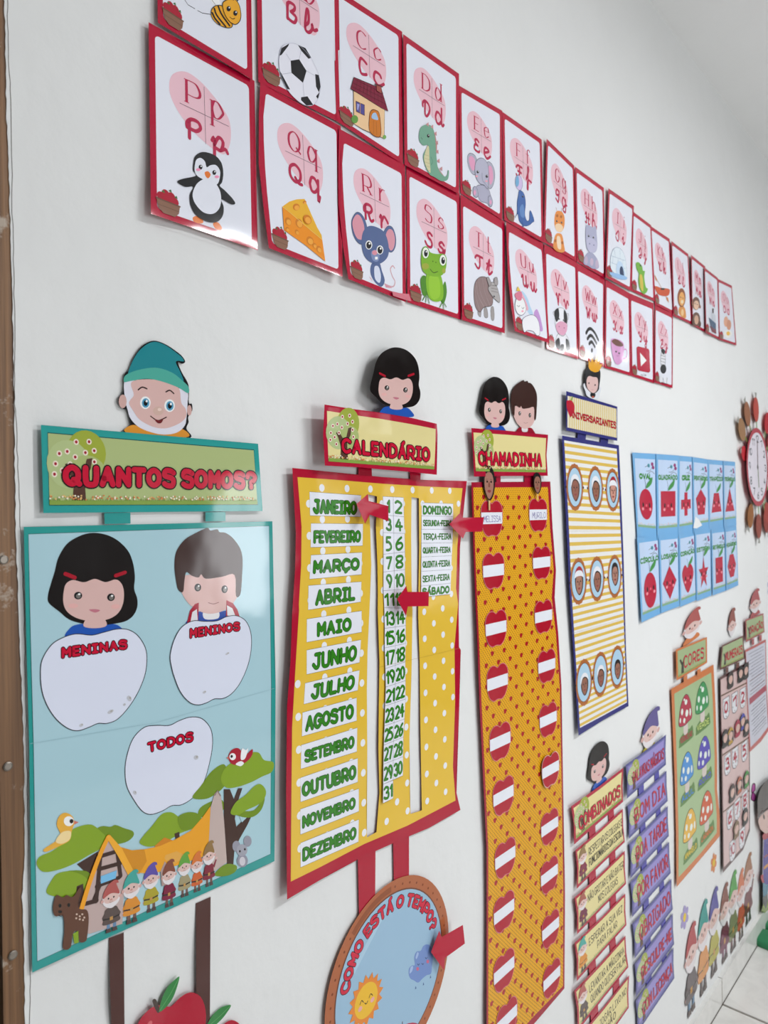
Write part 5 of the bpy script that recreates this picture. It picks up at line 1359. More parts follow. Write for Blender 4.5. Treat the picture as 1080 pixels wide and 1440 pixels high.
BD = [C13(52, 315), C13(155, 332), C13(258, 350), C13(265, 500), C13(275, 750), C13(280, 950), C13(284, 1100), C13(293, 1293), C13(200, 1345), C13(112, 1400), C13(97, 1150), C13(80, 900), C13(66, 600)]
s = Sheet('birthday_chart', 'navy bordered birthday chart with yellow stripes and nine oval portrait photos', 'chart', metric, BD, 'charts with activities on the wall', h0=0.002, cu=[7, 3, 1, 1, 3], cv=[0, 0, 1, 0, 1, 4])
s.base('sheet', NAVY, 0.25)
IN = [C13(60, 332), C13(155, 348), C13(250, 363), C13(257, 500), C13(268, 750), C13(274, 950), C13(279, 1100), C13(287, 1280), C13(200, 1328), C13(117, 1372), C13(104, 1150), C13(88, 900), C13(75, 600)]
s.add('sheet/striped_panel', [IN], 'DCDCDC')
L = [C13(x, y) for (x, y) in ((60, 332), (75, 600), (88, 900), (104, 1150), (117, 1372))]; Rr_ = [C13(x, y) for (x, y) in ((250, 363), (262, 610), (272, 860), (280, 1085), (287, 1280))]
st = []
def along(P, t):
    x = t*(len(P)-1); i = min(int(x), len(P)-2); f = x-i
    return (P[i][0]+(P[i+1][0]-P[i][0])*f, P[i][1]+(P[i+1][1]-P[i][1])*f)
NS = 40
for k in range(NS):
    t0, t1 = (k+0.35)/NS, (k+0.8)/NS
    st.append([along(L, t0), along(Rr_, t0), along(Rr_, t1), along(L, t1)])
s.add('sheet/striped_panel', st, 'D0AE4E')
OV = [(C31, 127, 378, '8A5646', 'w', '4A2E26'), (C31, 326, 390, '8A5C48', 'w', '2A201E'), (C31, 492, 405, 'C08A7A', 'r', '3A2A26'), (C31, 163, 1285, '9C6E5C', 'r', '2A201E'), (C31, 340, 1262, '8E5E4C', 'w', '2A1E1C'), (C31, 511, 1238, 'A07464', None, '221A1A'), (C32, 216, 820, '8A5E4C', 'w', '241A1A'), (C32, 373, 742, '86584A', 'w', '241A1A'), (C32, 536, 672, '8E6250', None, '1E1818')]
ow = 2*(C31(215, 378)[0]-C31(127, 378)[0])*0.88; oh = C31(127, 155)[1]-C31(127, 602)[1]
for k, (F, x, y, skin, hat, hair) in enumerate(OV):
    A = At(F(x, y), ow, oh)
    nm = 'oval_frame#%d' % k
    s.plate(nm, A, [((1+0.035*(i % 2))*math.cos(2*math.pi*i/36), (1+0.035*(i % 2))*math.sin(2*math.pi*i/36)) for i in range(36)], 'A5602E')
    s.ell(nm, A, 0, 0, .86, .86, '6A3A1E', n=28); s.ell(nm, A, 0, 0, .83, .83, 'A4C3D8', n=28)
    for x_ in (-1.05, 1.05): s.ell(nm, A, x_, 0, .08, .06, '2A1E1A', n=8)
    photo(s, nm+'/portrait_photo', At((A.c[0]+0.002, A.c[1]-oh*(.03 if k < 5 else (-.05 if k == 5 else .06))), ow*(.56 if k < 6 else .5), oh*(.54 if k < 6 else .46)), skin, hair, hat)
for q in ('110,297 140,303 138,330 108,325', '192,322 220,328 218,350 190,345'): s.plate('strap#'+q[:3], C13, q, NAVY)
for q in ('75,1 0,0',): pass
s.line('sheet/striped_panel', C13, '75,660 170,660 270,655', 0.4, 'B8A078'); s.line('sheet/striped_panel', C13, '88,1030 180,1005 280,975', 0.4, 'B8A078')
s.build()

# ---------------------------------------------------------------- twelve shape cards
SH = [((77, 385), (210, 393), (215, 850), (103, 838)), ((210, 393), (337, 402), (335, 838), (217, 850)), ((337, 403), (415, 410), (420, 822), (335, 838)), ((415, 410), (502, 424), (510, 805), (420, 822)), ((502, 424), (588, 432), (592, 790), (508, 808)), ((588, 432), (655, 438), (662, 780), (592, 792)),
      ((103, 862), (225, 848), (240, 1290), (128, 1342)), ((225, 850), (336, 840), (342, 1250), (238, 1290)), ((338, 843), (428, 825), (438, 1215), (345, 1255)), ((428, 822), (518, 810), (522, 1190), (438, 1222)), ((520, 815), (598, 806), (605, 1162), (528, 1190)), ((598, 808), (662, 798), (673, 1132), (605, 1162))]
NM = [('OVAL', 'oval'), ('QUADRADO', 'square'), ('CRUZ', 'cross'), ('PENTÁGONO', 'pentagon'), ('TRAPÉZIO', 'trapezium'), ('TRIÂNGULO', 'triangle'), ('CÍRCULO', 'circle'), ('LOSANGO', 'diamond'), ('CORAÇÃO', 'heart'), ('ESTRELA', 'star'), ('RETÂNGULO', 'rectangle'), ('HEXÁGONO', 'hexagon')]
ACC['Â'] = ('A', [[(1.6, 9.2), (3, 10.4), (4.4, 9.2)]])
e_ = lambda rx, ry: ellipse(.5, .63, rx, ry, 0, 28)
star5 = [(.5+(.33 if k % 2 == 0 else .13)*math.sin(math.pi*k/5), .64-(.24 if k % 2 == 0 else .095)*math.cos(math.pi*k/5)) for k in range(10)]
SHP = {'oval': e_(.31, .19), 'square': [(.18, .46), (.86, .46), (.86, .78), (.18, .78)], 'cross': [(.4, .48), (.62, .48), (.62, .575), (.84, .575), (.84, .70), (.62, .70), (.62, .79), (.4, .79), (.4, .70), (.18, .70), (.18, .575), (.4, .575)],
       'pentagon': [(.5, .44), (.82, .57), (.72, .80), (.30, .80), (.19, .57)], 'trapezium': [(.35, .50), (.68, .50), (.85, .79), (.18, .79)], 'triangle': [(.5, .43), (.86, .80), (.14, .80)], 'circle': ellipse(.5, .66, .30, .215, 0, 28), 'diamond': [(.5, .42), (.86, .63), (.5, .86), (.14, .63)],
       'heart': cat([(.5, .50), (.34, .45), (.18, .53), (.20, .65), (.5, .85), (.82, .65), (.83, .53), (.66, .45)], True, 4), 'star': star5, 'rectangle': [(.26, .45), (.78, .45), (.78, .84), (.26, .84)], 'hexagon': [(.36, .45), (.66, .45), (.86, .63), (.66, .82), (.36, .82), (.16, .63)]}
for k, (q, (txt, what)) in enumerate(zip(SH, NM)):
    Q = quad(C14, *q)
    s = Sheet('shape_card', 'light blue shape card with a red smiling %s and green leaf' % what, 'shape card', Q, '0,0 1,0 1,%s 0,%s' % ((1.05, 1.05) if k < 6 else (1, 1)), 'shape cards in two rows of six', h0=0.0010+0.0006*(k % 2)+0.0016*(k > 5), cu=[4 if k % 6 == 0 else 2, 0, 0, 1], cv=[0, 0, 1 if k < 6 else 2])
    s.base('sheet', '6DA7D6', 0.3)
    s.fill('sheet/panel', Q, '.08,.07 .95,.07 .95,.92 .08,.92', 'B8CCE8')
    meadow(s, 'sheet/flower_meadow', quad(Q, (.08, .86), (.95, .86), (.95, .92), (.08, .92)), 1, 1, 18, k, '7FA580', ('D8C8A8', 'D8B8B8'))
    for (x, y, c) in ((.82, .13, '8E3A6E'), (.66, .15, '4A8A9A'), (.86, .17, '8E3A6E')): s.ell('sheet/twig_print', Q, x, y, .06, .025, c, n=8)
    for a in ('.5,.17 .66,.15', '.55,.22 .72,.21 .83,.15', '.6,.26 .78,.22 .92,.25'): s.line('sheet/twig_print', Q, a, 1.2, '5A5A5E', smooth=True)
    wd = min(.42, .05*len(txt)+.06)
    s.text('sheet/lettering', Q, txt, .52-wd, .262, .52+wd, .312, 5.0 if len(txt) < 6 else 3.6, '3E8A3A', 'plain', gap=2.4)
    top = min(y for (x, y) in SHP[what]) if what != 'heart' else .5
    s.line('leaf_print', Q, [(.5, top+.02), (.50, top-.07), (.47, top-.13)], 1.4, '3A3A44', smooth=True)
    s.fill('leaf_print', Q, [(.52, top-.01), (.62, top-.02), (.78, top-.07), (.82, top-.15), (.66, top-.10), (.56, top-.06)], '3F8A45', True, 3)
    s.fill('shape_print', Q, SHP[what], 'B00F34')
    for x in (.36, .66): s.ell('shape_print', Q, x, .64, .035, .03, '2A0810', n=10); s.ell('shape_print', Q, x+(-.02 if x < .5 else .03), .69, .05, .02, 'E88A98', n=10)
    s.ell('shape_print', Q, .51, .645, .04, .017, 'D85A6E', n=10); s.line('shape_print', Q, '.46,.672 .51,.685 .56,.672', 1.0, '5A0A18', smooth=True)
    s.build()
s = Sheet('torn_paper', 'scrap of torn white paper stuck between the shape cards', 'paper scrap', C14, '420,810 432,745 450,760 470,795 440,812', h0=0.0036, cu=[1, 0, 1])
s.base('scrap', 'DADBDC', 0.6); s.build()
# ---------------------------------------------------------------- class rules (red signs) and polite words (violet signs)
def signboard(lab, F, q, group, frame, panel, h0, cu, cv=None, name='rule_sign', catg='sign', bx=(.035, .10, .965, .90)):
    Q = quad(F, *q)
    s = Sheet(name, lab, catg, Q, [(0, 0), (.5, .02), (1, 0), (.985, .5), (1, 1), (.5, .99), (0, 1), (.02, .5)], group, h0=h0, cu=cu, cv=cv)
    return s, Q

SIGN_G = 'class rule signs hung one below the other'
s, Q = signboard('red framed title sign reading COMBINADOS with a dark haired girl on top', C24, ((22, 712), (525, 340), (523, 668), (50, 1082)), 'title signs above the charts', 0, 0, 0.002, [3, 1, 0, 2], name='title_sign')
s.zoff = 0.001
girl(s, 'girl_cutout', quad(C24, (168, 165), (398, 15), (392, 425), (185, 590), 340, 600), 0.8)
s.zoff = 0.0035
s.base('board', 'A51232', 0.26)
s.fill('board/picture_panel', Q, '.035,.09 .5,.11 .965,.09 .95,.5 .965,.9 .5,.9 .04,.9 .055,.5', CREAM)
blossom_tree(s, 'board/blossom_tree', Sub(Q, .03, .0, .33, .92, 100, 120)); meadow(s, 'board/flower_meadow', Sub(Q, .05, .78, .96, .9), 1, 1, 40, 4)
s.text('board/lettering', Q, 'COMBINADOS', .12, .44, .93, .74, 4.6, CRIM, 'bubble', '3A0814', 0.7, gap=2.6)
s.build()
RULES = [('RESPEITAR OS COLEGAS E', 'FUNCIONÁRIOS DA ESCOLA', (809.2, 1195.5), (875.8, 1137), (878.7, 1184), (811, 1250), (.25, .96), (.25, .97), '8A6C40', '781A3A', 'about respect for classmates'),
         ('NÃO GRITAR E NÃO BATER', 'NOS COLEGAS', (808, 1262), (878.6, 1196), (880.5, 1243), (811.5, 1314), (.23, .96), (.42, .82), '9C5040', '6A1A38', 'about not shouting or hitting'),
         ('ESPERAR A SUA VEZ', 'PARA FALAR', (808, 1326), (879.5, 1256), (881, 1301), (811, 1380), (.25, .92), (.40, .80), '3E9C92', 'D0862C', 'about waiting for your turn'),
         ('LEVANTAR A MÃOZINHA', 'QUANDO QUISER FALAR', (807.6, 1393), (879.5, 1315.5), (883.7, 1360), (812.5, 1450), (.25, .94), (.26, .96), 'A9524E', '564844', 'about raising a hand to speak'),
         ('NÃO JOGAR LIXO NO', 'CHÃO', (808.5, 1464), (884.8, 1371), (884.2, 1417), (813, 1520), (.25, .94), (.48, .72), '584A9C', 'A5982A', 'about not littering')]
for k, (t1, t2, a, b, c, d, x1, x2, hat, coat, wh) in enumerate(RULES):
    s, Q = signboard('cream rule sign with red border %s, %s below the title' % (wh, ('first', 'second', 'third', 'fourth', 'fifth')[k]), PX, (a, b, c, d), SIGN_G, 0, 0, 0.0028, [5, 1, 0, 2])
    s.zoff = -0.0008
    for (u0, u1) in ((.27, .40), (.68, .80)): s.plate('strap#%d' % (u0*100), Q, [(u0, -.24), (u1, -.24), (u1, .05), (u0, .05)], 'A51232')
    s.zoff = 0
    s.base('board', 'A51232', 0.26)
    s.fill('board/picture_panel', Q, '.03,.08 .5,.10 .97,.08 .955,.5 .97,.92 .5,.91 .03,.92 .05,.5', CREAM)
    meadow(s, 'board/flower_meadow', Sub(Q, .05, .82, .96, .91), 1, 1, 30, k, '9AA06A', ('C8B878', 'D8CCA0'))
    gnome(s, 'board/gnome_picture', Sub(Q, .04, .06, .22, .93, 100, 260), hat, coat, lw=0.35)
    s.text('board/lettering', Q, t1, x1[0], .26, x1[1], .45, 1.9, '18161A', 'plain', gap=2.9); s.text('board/lettering', Q, t2, x2[0], .55, x2[1], .74, 1.9, '18161A', 'plain', gap=2.9)
    s.build()

WORDS = [('PALAVRAS MÁGICAS', (312, 300), (490, 166), (490, 298), (318, 448)), ('BOM DIA', (320, 478), (492, 325), (498, 458), (326, 626)), ('BOA TARDE', (328, 646), (498, 480), (503, 612), (333, 800)), ('POR FAVOR', (333, 816), (504, 637), (511, 775), (341, 970)), ('OBRIGADO (A)', (342, 998), (514, 800), (520, 935), (352, 1152)), ('DESCULPE-ME', (352, 1175), (520, 952), (526, 1088), (357, 1322)), ('COM LICENÇA', (356, 1337), (523, 1102), (527, 1238), (364, 1480))]
for k, (t, a, b, c, d) in enumerate(WORDS):
    txt = t.replace(' (A)', '')
    lab = 'violet title sign reading PALAVRAS MÁGICAS with a pointed hat gnome head' if k == 0 else 'violet sign with red lettering %s' % t
    s, Q = signboard(lab, C15, (a, b, c, d), 'violet polite word signs hung one below the other', 0, 0, 0.0024, [4, 1, 0, 2], name='polite_word_sign')
    s.zoff = 0.002 if k == 0 else -0.0008
    if k == 0: gnome_head(s, 'gnome_cutout', quad(C33, (200, 120), (420, -20), (350, 400), (200, 500), 100, 152), '5A5088', 0.7, 'A59A2A')
    else:
        for (u0, u1) in ((.27, .40), (.68, .80)): s.plate('strap#%d' % (u0*100), Q, [(u0, -.24), (u1, -.24), (u1, .05), (u0, .05)], '45419A')
    s.zoff = 0.0035 if k == 0 else 0
    s.base('board', '4C4C86', 0.26)
    s.fill('board/picture_panel', Q, '.03,.07 .5,.09 .97,.07 .955,.5 .97,.92 .5,.91 .03,.92 .05,.5', '6C6AA4'); s.fill('board/picture_panel', Q, '.06,.12 .5,.13 .94,.12 .93,.5 .94,.82 .5,.82 .06,.82 .08,.5', '8E84C2')
    blossom_tree(s, 'board/blossom_tree', Sub(Q, .03, .05, .33, .92, 100, 120))
    n = len(txt)
    s.text('board/lettering', Q, txt, .16, .40 if n > 9 else .32, .94, .72, 3.2 if n > 12 else 5.0, 'B5163A', 'bubble', '5A0A20', 0.4, gap=2.8)
    s.build()

# ---------------------------------------------------------------- colours chart with mushrooms
def title(lab, F, q, frame, text, tq, headF, hat, coat, straps, sc):
    Q = quad(F, *q)
    s = Sheet('title_sign', lab, 'sign', Q, '0,0 1,0 1,1 0,1', 'title signs above the charts', h0=0.003, cu=[3, 0, 1])
    s.zoff = 0.002
    gnome_head(s, 'gnome_cutout', headF, hat, 0.8, coat)
    s.zoff = 0.0036
    s.base('board', frame, 0.3); s.fill('board/picture_panel', Q, '.05,.07 .95,.07 .95,.93 .05,.93', '9CAD80')
    s.fill('board/blossom_tree', Q, '.14,.9 .16,.6 .1,.4 .14,.38 .19,.52 .24,.36 .28,.38 .22,.6 .23,.9', '3A3A30')
    meadow(s, 'board/flower_meadow', Sub(Q, .05, .82, .95, .93), 1, 1, 24, 2, '8A9A5A', ('C8B878', 'C8A878'))
    s.text('board/lettering', Q, text, *tq, 4.6, CRIM, 'bubble', '4A0A18', 0.6, gap=2.6)
    for st in straps: s.plate('strap#%s' % st[:4], F, st, frame)
    return s.build()

OR_ = 'C4713C'
title('orange framed green title sign reading CORES with a red hatted gnome head', C39, ((80, 490), (418, 352), (420, 632), (88, 825)), OR_, 'CORES', (.24, .36, .88, .72),
      quad(C39, (150, 130), (390, -20), (350, 330), (140, 470), 100, 152), 'A5504C', 'C4713C', ['165,785 205,762 205,830 165,850', '312,712 350,690 352,760 314,780'], 1)
CB = [C16(78, 487), C16(175, 432), C16(273, 375), C16(282, 550), C16(290, 800), C16(290, 950), C16(302, 1070), C16(302, 1165), C16(210, 1275), C16(103, 1400), C16(100, 1150), C16(94, 900), C16(86, 700)]
s = Sheet('colours_chart', 'orange bordered green chart with six spotted mushrooms in different colours', 'chart', metric, CB, 'charts with activities on the wall', h0=0.0015, cu=[4, 1, 0, 2], cv=[1, 0, 1, 0, 1, 2])
s.base('sheet', OR_, 0.3)
s.fill('sheet/panel', C16, '92,510 175,462 262,412 270,550 278,800 278,950 288,1070 288,1150 210,1248 112,1355 112,1150 106,900 100,700', '9DB486')
for (x, y, cap, txt, tc, ty) in ((115, 195, 'A8223C', 'VERMELHO', 'A8323C', 400), (228, 110, '2F8A4A', 'VERDE', 'C8D878', 318), (125, 585, '3E86C8', 'AZUL', '3E86D8', 805), (241, 478, '4A3EA8', 'ROXO', '4A4AC8', 672), (145, 968, 'D8A838', 'AMARELO', 'E0C030', 1160), (257, 848, 'C4542C', 'LARANJA', 'D86A2C', 1022)):
    c = C40(x, y); w = C40(x+45, y)[0]-C40(x-45, y)[0]; h = C40(x, y-112)[1]-C40(x, y+112)[1]
    A = At(c, w, h)
    nm = 'mushroom#%s' % txt
    s.fill('grass#'+txt, A, '-1,1.75 -.95,1.45 -.5,1.25 0,1.1 .6,1.2 1,1.1 1.15,1.55 1,1.85 -.9,1.95', '55793A', True)
    s.text('grass#'+txt+'/lettering', A, txt, -.8, 1.42, .95, 1.72, 3.0, tc, 'bubble', '24401C', 0.4, gap=2.6)
    s.fill(nm, A, '-.22,.5 .22,.5 .3,1.3 -.3,1.3', 'CBBFB8', True)
    s.shape(nm, A, '-.98,.62 -.9,0 -.6,-.6 -.1,-.98 .35,-.95 .75,-.5 .95,.1 .95,.6 .4,.72 -.2,.8', cap, 1.6, '24342A')
    for (dx, dy, r1, r2) in ((-.5, -.1, .16, .2), (.1, -.55, .2, .16), (.2, .15, .22, .22), (-.2, .5, .16, .16), (.72, .2, .12, .24), (-.78, .35, .1, .16), (-.15, -.75, .1, .08)): s.ell(nm, A, dx, dy, r1, r2, 'DCE4DC', n=10)
s.build()

# ---------------------------------------------------------------- numbers chart and the long text chart
title('brown framed green title sign reading NUMERAIS with a thin hatted gnome head', C39, ((580, 445), (812, 335), (828, 590), (555, 715)), '6A4038', 'NUMERAIS', (.20, .40, .92, .70),
      quad(C39, (640, 70), (745, 15), (730, 350), (645, 410), 100, 152), '8A4A40', None, ['622,690 650,676 650,735 624,745', '735,640 770,622 770,680 735,695'], 1)
NBT = [PX(1012.5, 952), PX(1033, 941), PX(1053, 930), PX(1054.5, 1060), PX(1054.7, 1168), PX(1045, 1195), PX(1030, 1212), PX(1016.7, 1227.5), PX(1015, 1100)]
s = Sheet('numbers_chart', 'pale pink chart with numbered white tags and little figures in rows', 'chart', metric, NBT, 'charts with activities on the wall', h0=0.002, cu=[6, 2, 0, 1], cv=[1, 0, 1, 0, 1])
s.base('sheet', '5A3838', 0.3)
s.fill('sheet/panel', PX, '1013.5,956 1033,945 1052,934.5 1053.3,1060 1053.3,1165 1044,1191 1030,1207 1018,1220 1016.5,1100', 'CDB0AE')
for y in ('1014.5,978.5 1052.5,959', '1016,1062 1053,1037', '1017,1142 1053,1112'): s.line('sheet/shelf_print#'+y[:5], PX, y, 5.0, '6A4A34')
TG = [(C20, 128, 1055, '0'), (C20, 200, 1010, '1'), (C20, 268, 970, '2'), (C16, 338, 835, '3'), (C16, 373, 805, '4'), (C16, 416, 775, '5'), (C21, 160, 545, '6'), (C21, 222, 470, '7'), (C21, 286, 400, '8'), (C21, 262, 712, '9'), (C21, 182, 815, '10')]
tw = C20(232, 1010)[0]-C20(172, 1010)[0]; th = C20(200, 920)[1]-C20(200, 1100)[1]
for k, (F, x, y, t) in enumerate(TG):
    A = At(F(x, y), tw*0.9, th)
    nm = 'number_tag#%d' % k
    s.plate(nm, A, '-1,-1 1,-1 1,.4 .7,.85 0,1 -.7,.85 -1,.4', '4A2A2E'); s.fill(nm, A, '-.88,-.95 .88,-.95 .88,.38 .62,.8 0,.93 -.62,.8 -.88,.38', 'DADADF')
    for (dx, dy) in ((-.6, -.7), (.6, -.6), (-.6, .3), (.6, .4), (0, .75), (-.5, -.2)): s.ell(nm, A, dx, dy, .1, .07, '2A2A2E', n=8)
    s.text(nm+'/lettering', A, t, -.45 if len(t) < 2 else -.65, -.55, .45 if len(t) < 2 else .65, .35, 9.0 if len(t) < 2 else 6.0, 'A51E36', 'plain', gap=2.4)
FG = [(C20, 165, 815, '2A1E1C', '1C1718'), (C20, 250, 765, '1C1718', '24201E'), (C20, 295, 740, '3A3634', '2A2422'), (C20, 120, 1310, '1A1414', '1C1718'), (C20, 165, 1290, 'B08A2C', '14100E'), (C20, 225, 1225, 'A01C3C', '8A1830'), (C20, 268, 1170, '44449A', '14100E'), (C20, 300, 1220, '2A2420', '2A2420'), (C21, 180, 330, '3A1A1C', '14100E'), (C21, 240, 265, 'B0583A', '1C1718'), (C21, 300, 215, '3E8A3A', '2A4A20'), (C21, 290, 530, '1C1A18', '14100E'), (C21, 215, 640, '7A6040', '6A5034')]
for k, (F, x, y, hat, hair) in enumerate(FG):
    A = At(F(x, y), tw*0.95, th*0.75)
    s.zoff = 0.004
    nm = 'little_figure#%d' % k
    s.plate(nm, A, '-.8,1 -.7,.2 -.9,-.4 -.4,-.9 .3,-1 .8,-.5 .8,.2 .7,1', hair, True); s.fill(nm, A, '-.5,.1 -.4,-.35 .1,-.5 .55,-.3 .6,.15 .2,.5 -.2,.5', 'CDA89C', True); s.fill(nm, A, '-.8,-.35 -.3,-.95 .3,-1.05 .85,-.45 .2,-.6', hat, True); s.fill(nm, A, '-.5,.55 .5,.55 .6,1 -.6,1', hat)
s.zoff = 0
s.build()

title('red framed green title sign above the long text chart at the right edge', C39, ((835, 165), (1030, 95), (1042, 300), (840, 410)), 'A5484C', 'ORAÇÃO', (.2, .42, .92, .72),
      quad(C39, (870, -120), (1010, -200), (1000, 90), (880, 150), 100, 152), 'A5484C', 'A5484C', ['905,380 930,368 930,435 905,445', '985,340 1012,325 1012,395 985,405'], 1)
LT = [PX(1048, 914), PX(1062, 907), PX(1077, 899), PX(1078.5, 970), PX(1082, 1026), PX(1070, 1043), PX(1054, 1058), PX(1051, 990)]
s = Sheet('text_chart', 'long pale chart of small printed lines with a red band, at the right edge', 'chart', metric, LT, 'charts with activities on the wall', h0=0.0015, cu=[2, 0, 2], cv=[0, 1, 0, 3])
s.base('sheet', 'B8605C', 0.35)
s.fill('sheet/panel', PX, '1049,917 1062,910.5 1076,903 1077.3,970 1080,1022 1069,1037 1055.5,1051 1052,990', 'C6C6D2')
Q = quad(PX, (1049.5, 918), (1076, 904), (1080, 1022), (1056, 1050))
for k in range(26):
    v = .03+k*.036
    if 13 <= k <= 15: continue
    dk = k in (8, 11, 17, 20, 23)
    s.line('sheet/text_lines', Q, [(.1+.1*(k % 3 == 1), v), (.9-.12*(k % 4 == 2), v)], 2.6 if dk else 1.6, '6A3A48' if k in (8, 11) else '5A5A66')
s.fill('sheet/red_band', Q, '.04,.49 .96,.49 .96,.56 .04,.56', 'A5485A')
s.build()

# ---------------------------------------------------------------- wall clock with wooden fruits
cc = C19(430, 765); cr = (C19(430, 405)[1]-C19(430, 1125)[1])/2
A = At(cc, 2*cr, 2*cr)
s = Sheet('wall_clock', 'round white wall clock with a red rim and wooden fruits on stems around it', 'clock', A, ellipse(0, 0, 1, 1, 0, 48), h0=0.020, thick=0.014)
s.zoff = -0.008
for k, (x, y, col) in enumerate(((415, 235, 'A8443A'), (335, 275, '8A5A40'), (285, 420, '8E6A4A'), (304, 640, 'B02A34'), (365, 1215, '8A5A34'), (440, 1310, '8A4A40'), (508, 1265, '8A4038'), (518, 360, 'A8222C'), (580, 470, 'A03A38'), (600, 680, 'A03A38'), (590, 900, 'A03A38'), (570, 1120, '9A4038'))):
    c = C19(x, y)
    dx, dy = c[0]-cc[0], c[1]-cc[1]
    if x > 520:      # the far side mirrors the near side
        an = {580: R(30), 600: R(0), 590: R(-30), 570: R(-55)}[x]; c = (cc[0]+1.45*cr*math.cos(an), cc[1]+1.45*cr*math.sin(an)); dx, dy = c[0]-cc[0], c[1]-cc[1]
    l = math.hypot(dx, dy); dx, dy = dx/l, dy/l
    s.add('stem#%d' % k, ribbon([(cc[0]+dx*cr*0.9, cc[1]+dy*cr*0.9), c], 0.012), '6A8A4A', base=False)
    fr = 0.036 if k != 3 else 0.026
    pts = [(c[0]+fr*(math.cos(t)*dx*1.25-math.sin(t)*dy), c[1]+fr*(math.cos(t)*dy*1.25+math.sin(t)*dx)) for t in [2*math.pi*i/18 for i in range(18)]]
    s.add('fruit#%d' % k, [pts], col, base=True, rough=0.6)
    tip = [(c[0]+dx*fr*1.2-dy*0.006, c[1]+dy*fr*1.2+dx*0.006), (c[0]+dx*fr*1.7-dy*0.014, c[1]+dy*fr*1.7+dx*0.014), (c[0]+dx*fr*1.7+dy*0.014, c[1]+dy*fr*1.7-dx*0.014), (c[0]+dx*fr*1.2+dy*0.006, c[1]+dy*fr*1.2-dx*0.006)]
    s.add('fruit#%d' % k, [tip], '8A8A84', rough=0.6)
s.zoff = 0
s.base('rim', 'A8283C', 0.4)
s.ell('face', A, 0, 0, .88, .88, 'D8D2DC', n=40)
for n in range(1, 13):
    an = R(90-30*n); x, y = .72*math.cos(an), -.72*math.sin(an)
    w = .07 if n < 10 else .11
    s.text('face/numerals', A, str(n), x-w, y-.08, x+w, y+.08, 4.0, '33333A', 'plain', gap=2.0)
s.line('hand#1', A, '0,-.62 0,.05', 9.0, '5A2A34'); s.line('hand#2', A, '0,-.05 .08,.5', 9.0, '6A7A54'); s.ell('hand#2', A, 0, 0, .06, .06, '3A2A2A')
s.build()

# ---------------------------------------------------------------- stickers near the floor
ST = [(974, 1298, 1421, 20, 'A5383C', '5A5052', '5A7A98', 'red hatted gnome sticker nearest the camera, above the skirting'), (991, 1266, 1392, 18, '148A82', 'CC8A4C', '5A4A4C', 'teal hatted gnome sticker in an orange coat above the skirting'), (1006, 1248, 1366, 17, '4A4490', 'A8A040', '5A4A4C', 'violet hatted gnome sticker in a mustard coat above the skirting'),
      (1021, 1241, 1347, 15, '7C4030', '6A1C40', '7A5068', 'brown hatted gnome sticker in a plum coat above the skirting'), (1033, 1224, 1332, 15, '3E9230', '7E7C5C', '6A4048', 'green hatted gnome sticker in an olive coat above the skirting'), (1044, 1220, 1316, 12, 'C8683C', 'B8503C', '6A4040', 'orange hatted gnome sticker in an orange coat above the skirting'), (1054, 1199, 1294, 15, '96603C', '6C2A30', '4A4A46', 'tan hatted gnome sticker waving, farthest along the skirting')]
for k, (cx, y0, y1, w, hat, coat, legs, lab) in enumerate(ST):
    F = tilt(PX, cx-2, y0+4, y1+5, w, -1.6)
    s = Sheet('gnome_sticker', lab, 'sticker', F, '5,0 95,0 95,260 5,260', 'gnome stickers in a row above the floor', h0=0.0008+0.0003*(6-k), cu=[0.5, 0, 0.5])
    gnome(s, 'figure', F, hat, coat, legs, lw=1.0, wave=(k == 6))
    s.build()
def flower(lab, F, x, y, r_px, petal):
    c = F(x, y); r_ = F(x, y-r_px)[1]-c[1]
    A = At(c, 2*r_, 2*r_)
    s = Sheet('flower_sticker', lab, 'sticker', A, '-1,-1 1,-1 1,1 -1,1', 'flower stickers', h0=0.0006)
    for k in range(6):
        an = R(60*k+30); s.plate('petal#%d' % k, A, ellipse(.58*math.cos(an), .58*math.sin(an), .36, .30, 60*k+30, 14), petal)
    s.ell('centre', A, 0, 0, .34, .34, 'D8B81C', n=16)
    s.build()
flower('lilac flower sticker with a yellow centre beside the red hatted gnome', C17, 182, 610, 100, '9C90C0')
flower('orange flower sticker with a yellow centre below the mushroom chart', C22, 395, 300, 132, 'CC7A3C')
flower('small violet flower sticker at the right edge below the clock', PX, 1083, 826, 14, '7A78C0')
flower('small blue violet flower sticker at the right edge beside the text chart', PX, 1086, 1003, 12, '6A68B8')
s = Sheet('butterfly_sticker', 'magenta bow shaped sticker between the number chart and the boy figure', 'sticker', C43, '100,120 122,125 120,165 132,230 120,262 95,250 88,180', h0=0.0008)
s.plate('wing#1', C43, '92,188 100,125 122,122 124,170 108,190', '5A2448', True); s.plate('wing#2', C43, '90,245 96,195 112,190 132,225 118,260', '5A2448', True)
s.fill('wing#1', C43, '97,182 103,134 118,132 119,168 107,184', 'B0589A', True); s.fill('wing#2', C43, '95,242 100,202 112,198 127,226 116,252', 'A0488C', True)
s.build()

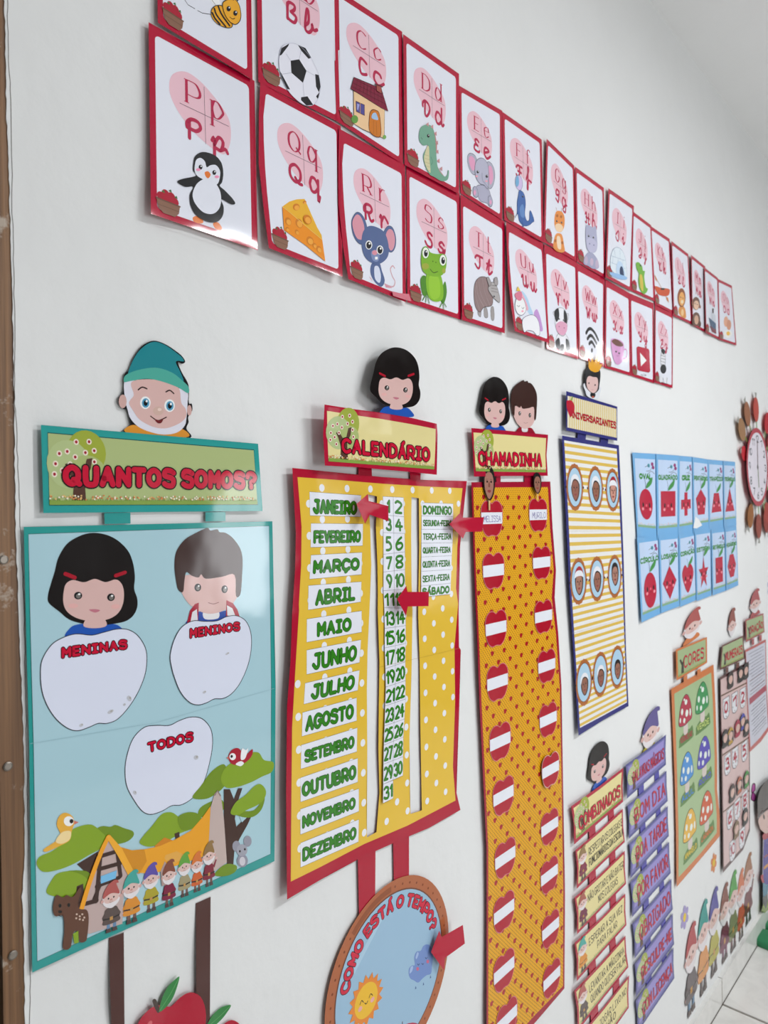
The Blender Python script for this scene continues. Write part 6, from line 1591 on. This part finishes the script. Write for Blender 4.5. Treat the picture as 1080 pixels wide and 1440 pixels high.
# ---------------------------------------------------------------- painted board figure of a boy, standing against the wall at the right edge
s = Sheet('boy_figure', 'tall flat figure of a brown haired boy in blue standing by the right edge', 'figure', C43, '150,100 400,-100 400,1000 150,1200', h0=0.014, thick=0.004)
s.thick = 0.006
s.plate('leg#1', C43, '180,930 215,900 225,1075 195,1110 182,1060', '4A4F4A'); s.plate('leg#2', C43, '265,870 300,840 305,1010 275,1040', '4A4F4A')
s.plate('grass_base', C43, '170,1120 185,1060 205,1095 225,1020 250,1060 280,1000 310,1030 330,960 330,1010 200,1130', '7A9040')
s.plate('trousers', C43, '180,880 310,770 312,920 255,960 245,900 222,925 220,980 185,1010', '3E7A94')
s.plate('arm#1', C43, '183,545 205,560 200,840 178,860', 'CFC8CC'); s.plate('glove#1', C43, '165,850 178,832 198,850 195,890 178,895', 'A5142C', True)
s.plate('arm#2', C43, '300,450 325,430 345,640 325,680', 'CFC8CC')
s.plate('tunic', C43, '190,560 215,520 290,465 315,480 318,790 195,900', '3A2C8C', True); s.fill('tunic', C43, '190,770 316,670 316,690 190,795', 'C88A3A'); s.fill('tunic', C43, '192,690 316,600 316,615 192,705', '8A3A5A')
s.plate('cape', C43, '178,530 215,490 290,445 330,440 325,470 260,520 195,560', 'A0182E', True)
s.plate('head', C43, '155,455 160,380 320,260 340,330 330,400 280,455 215,510 175,490', 'CFADA4', True)
s.plate('hair', C43, '140,300 145,220 170,150 215,95 270,70 320,80 350,140 355,220 345,290 335,260 300,265 240,300 205,320 190,335 175,325 160,360 150,390', '4A4240', True)
s.ell('head', C43, 190, 380, 6, 22, '24201E', -10); s.ell('head', C43, 270, 330, 6, 22, '24201E', -10); s.line('head', C43, '215,460 235,460 252,440', 1.2, '8A5A58', smooth=True)
s.build()

# ---------------------------------------------------------------- green rounded feet standing on the floor tiles
MGN = flat('green_foam', (0.02, 0.22, 0.085), 0.5)
def floor_pt(px, py, z=0.0):
    d = fw + RT*((px-540)/FPX) - UP*((py-720)/FPX)
    k = (z-ZC)/d.z
    return Vector((d.x*k, d.y*k, z))
for (px, py, lab) in ((1092, 1331, 'green rounded foam foot on the floor tile, the nearer one'), (1098, 1308, 'green rounded foam foot on the floor tile, the farther one')):
    c = floor_pt(px, py)
    V, F_ = [], []
    prof = []
    for k in range(20):
        a = 2*math.pi*k/20
        prof.append((0.046*math.copysign(abs(math.cos(a))**0.6, math.cos(a)), 0.075*math.copysign(abs(math.sin(a))**0.6, math.sin(a))))
    for (sc_, z) in ((0.96, 0.0), (1.0, 0.005), (1.0, 0.018), (0.95, 0.024), (0.80, 0.026)): V += [(x*sc_, y*sc_, z) for (x, y) in prof]
    for r_ in range(4):
        for k in range(20): F_.append([r_*20+k, r_*20+(k+1) % 20, (r_+1)*20+(k+1) % 20, (r_+1)*20+k])
    F_.append(list(range(19, -1, -1))); F_.append(list(range(80, 100)))
    o = mesh_obj('foam_foot', V, F_, MGN, None, (c.x, c.y, 0.0), True)
    o['label'] = lab; o['category'] = 'foam foot'; o['group'] = 'green feet on the floor'
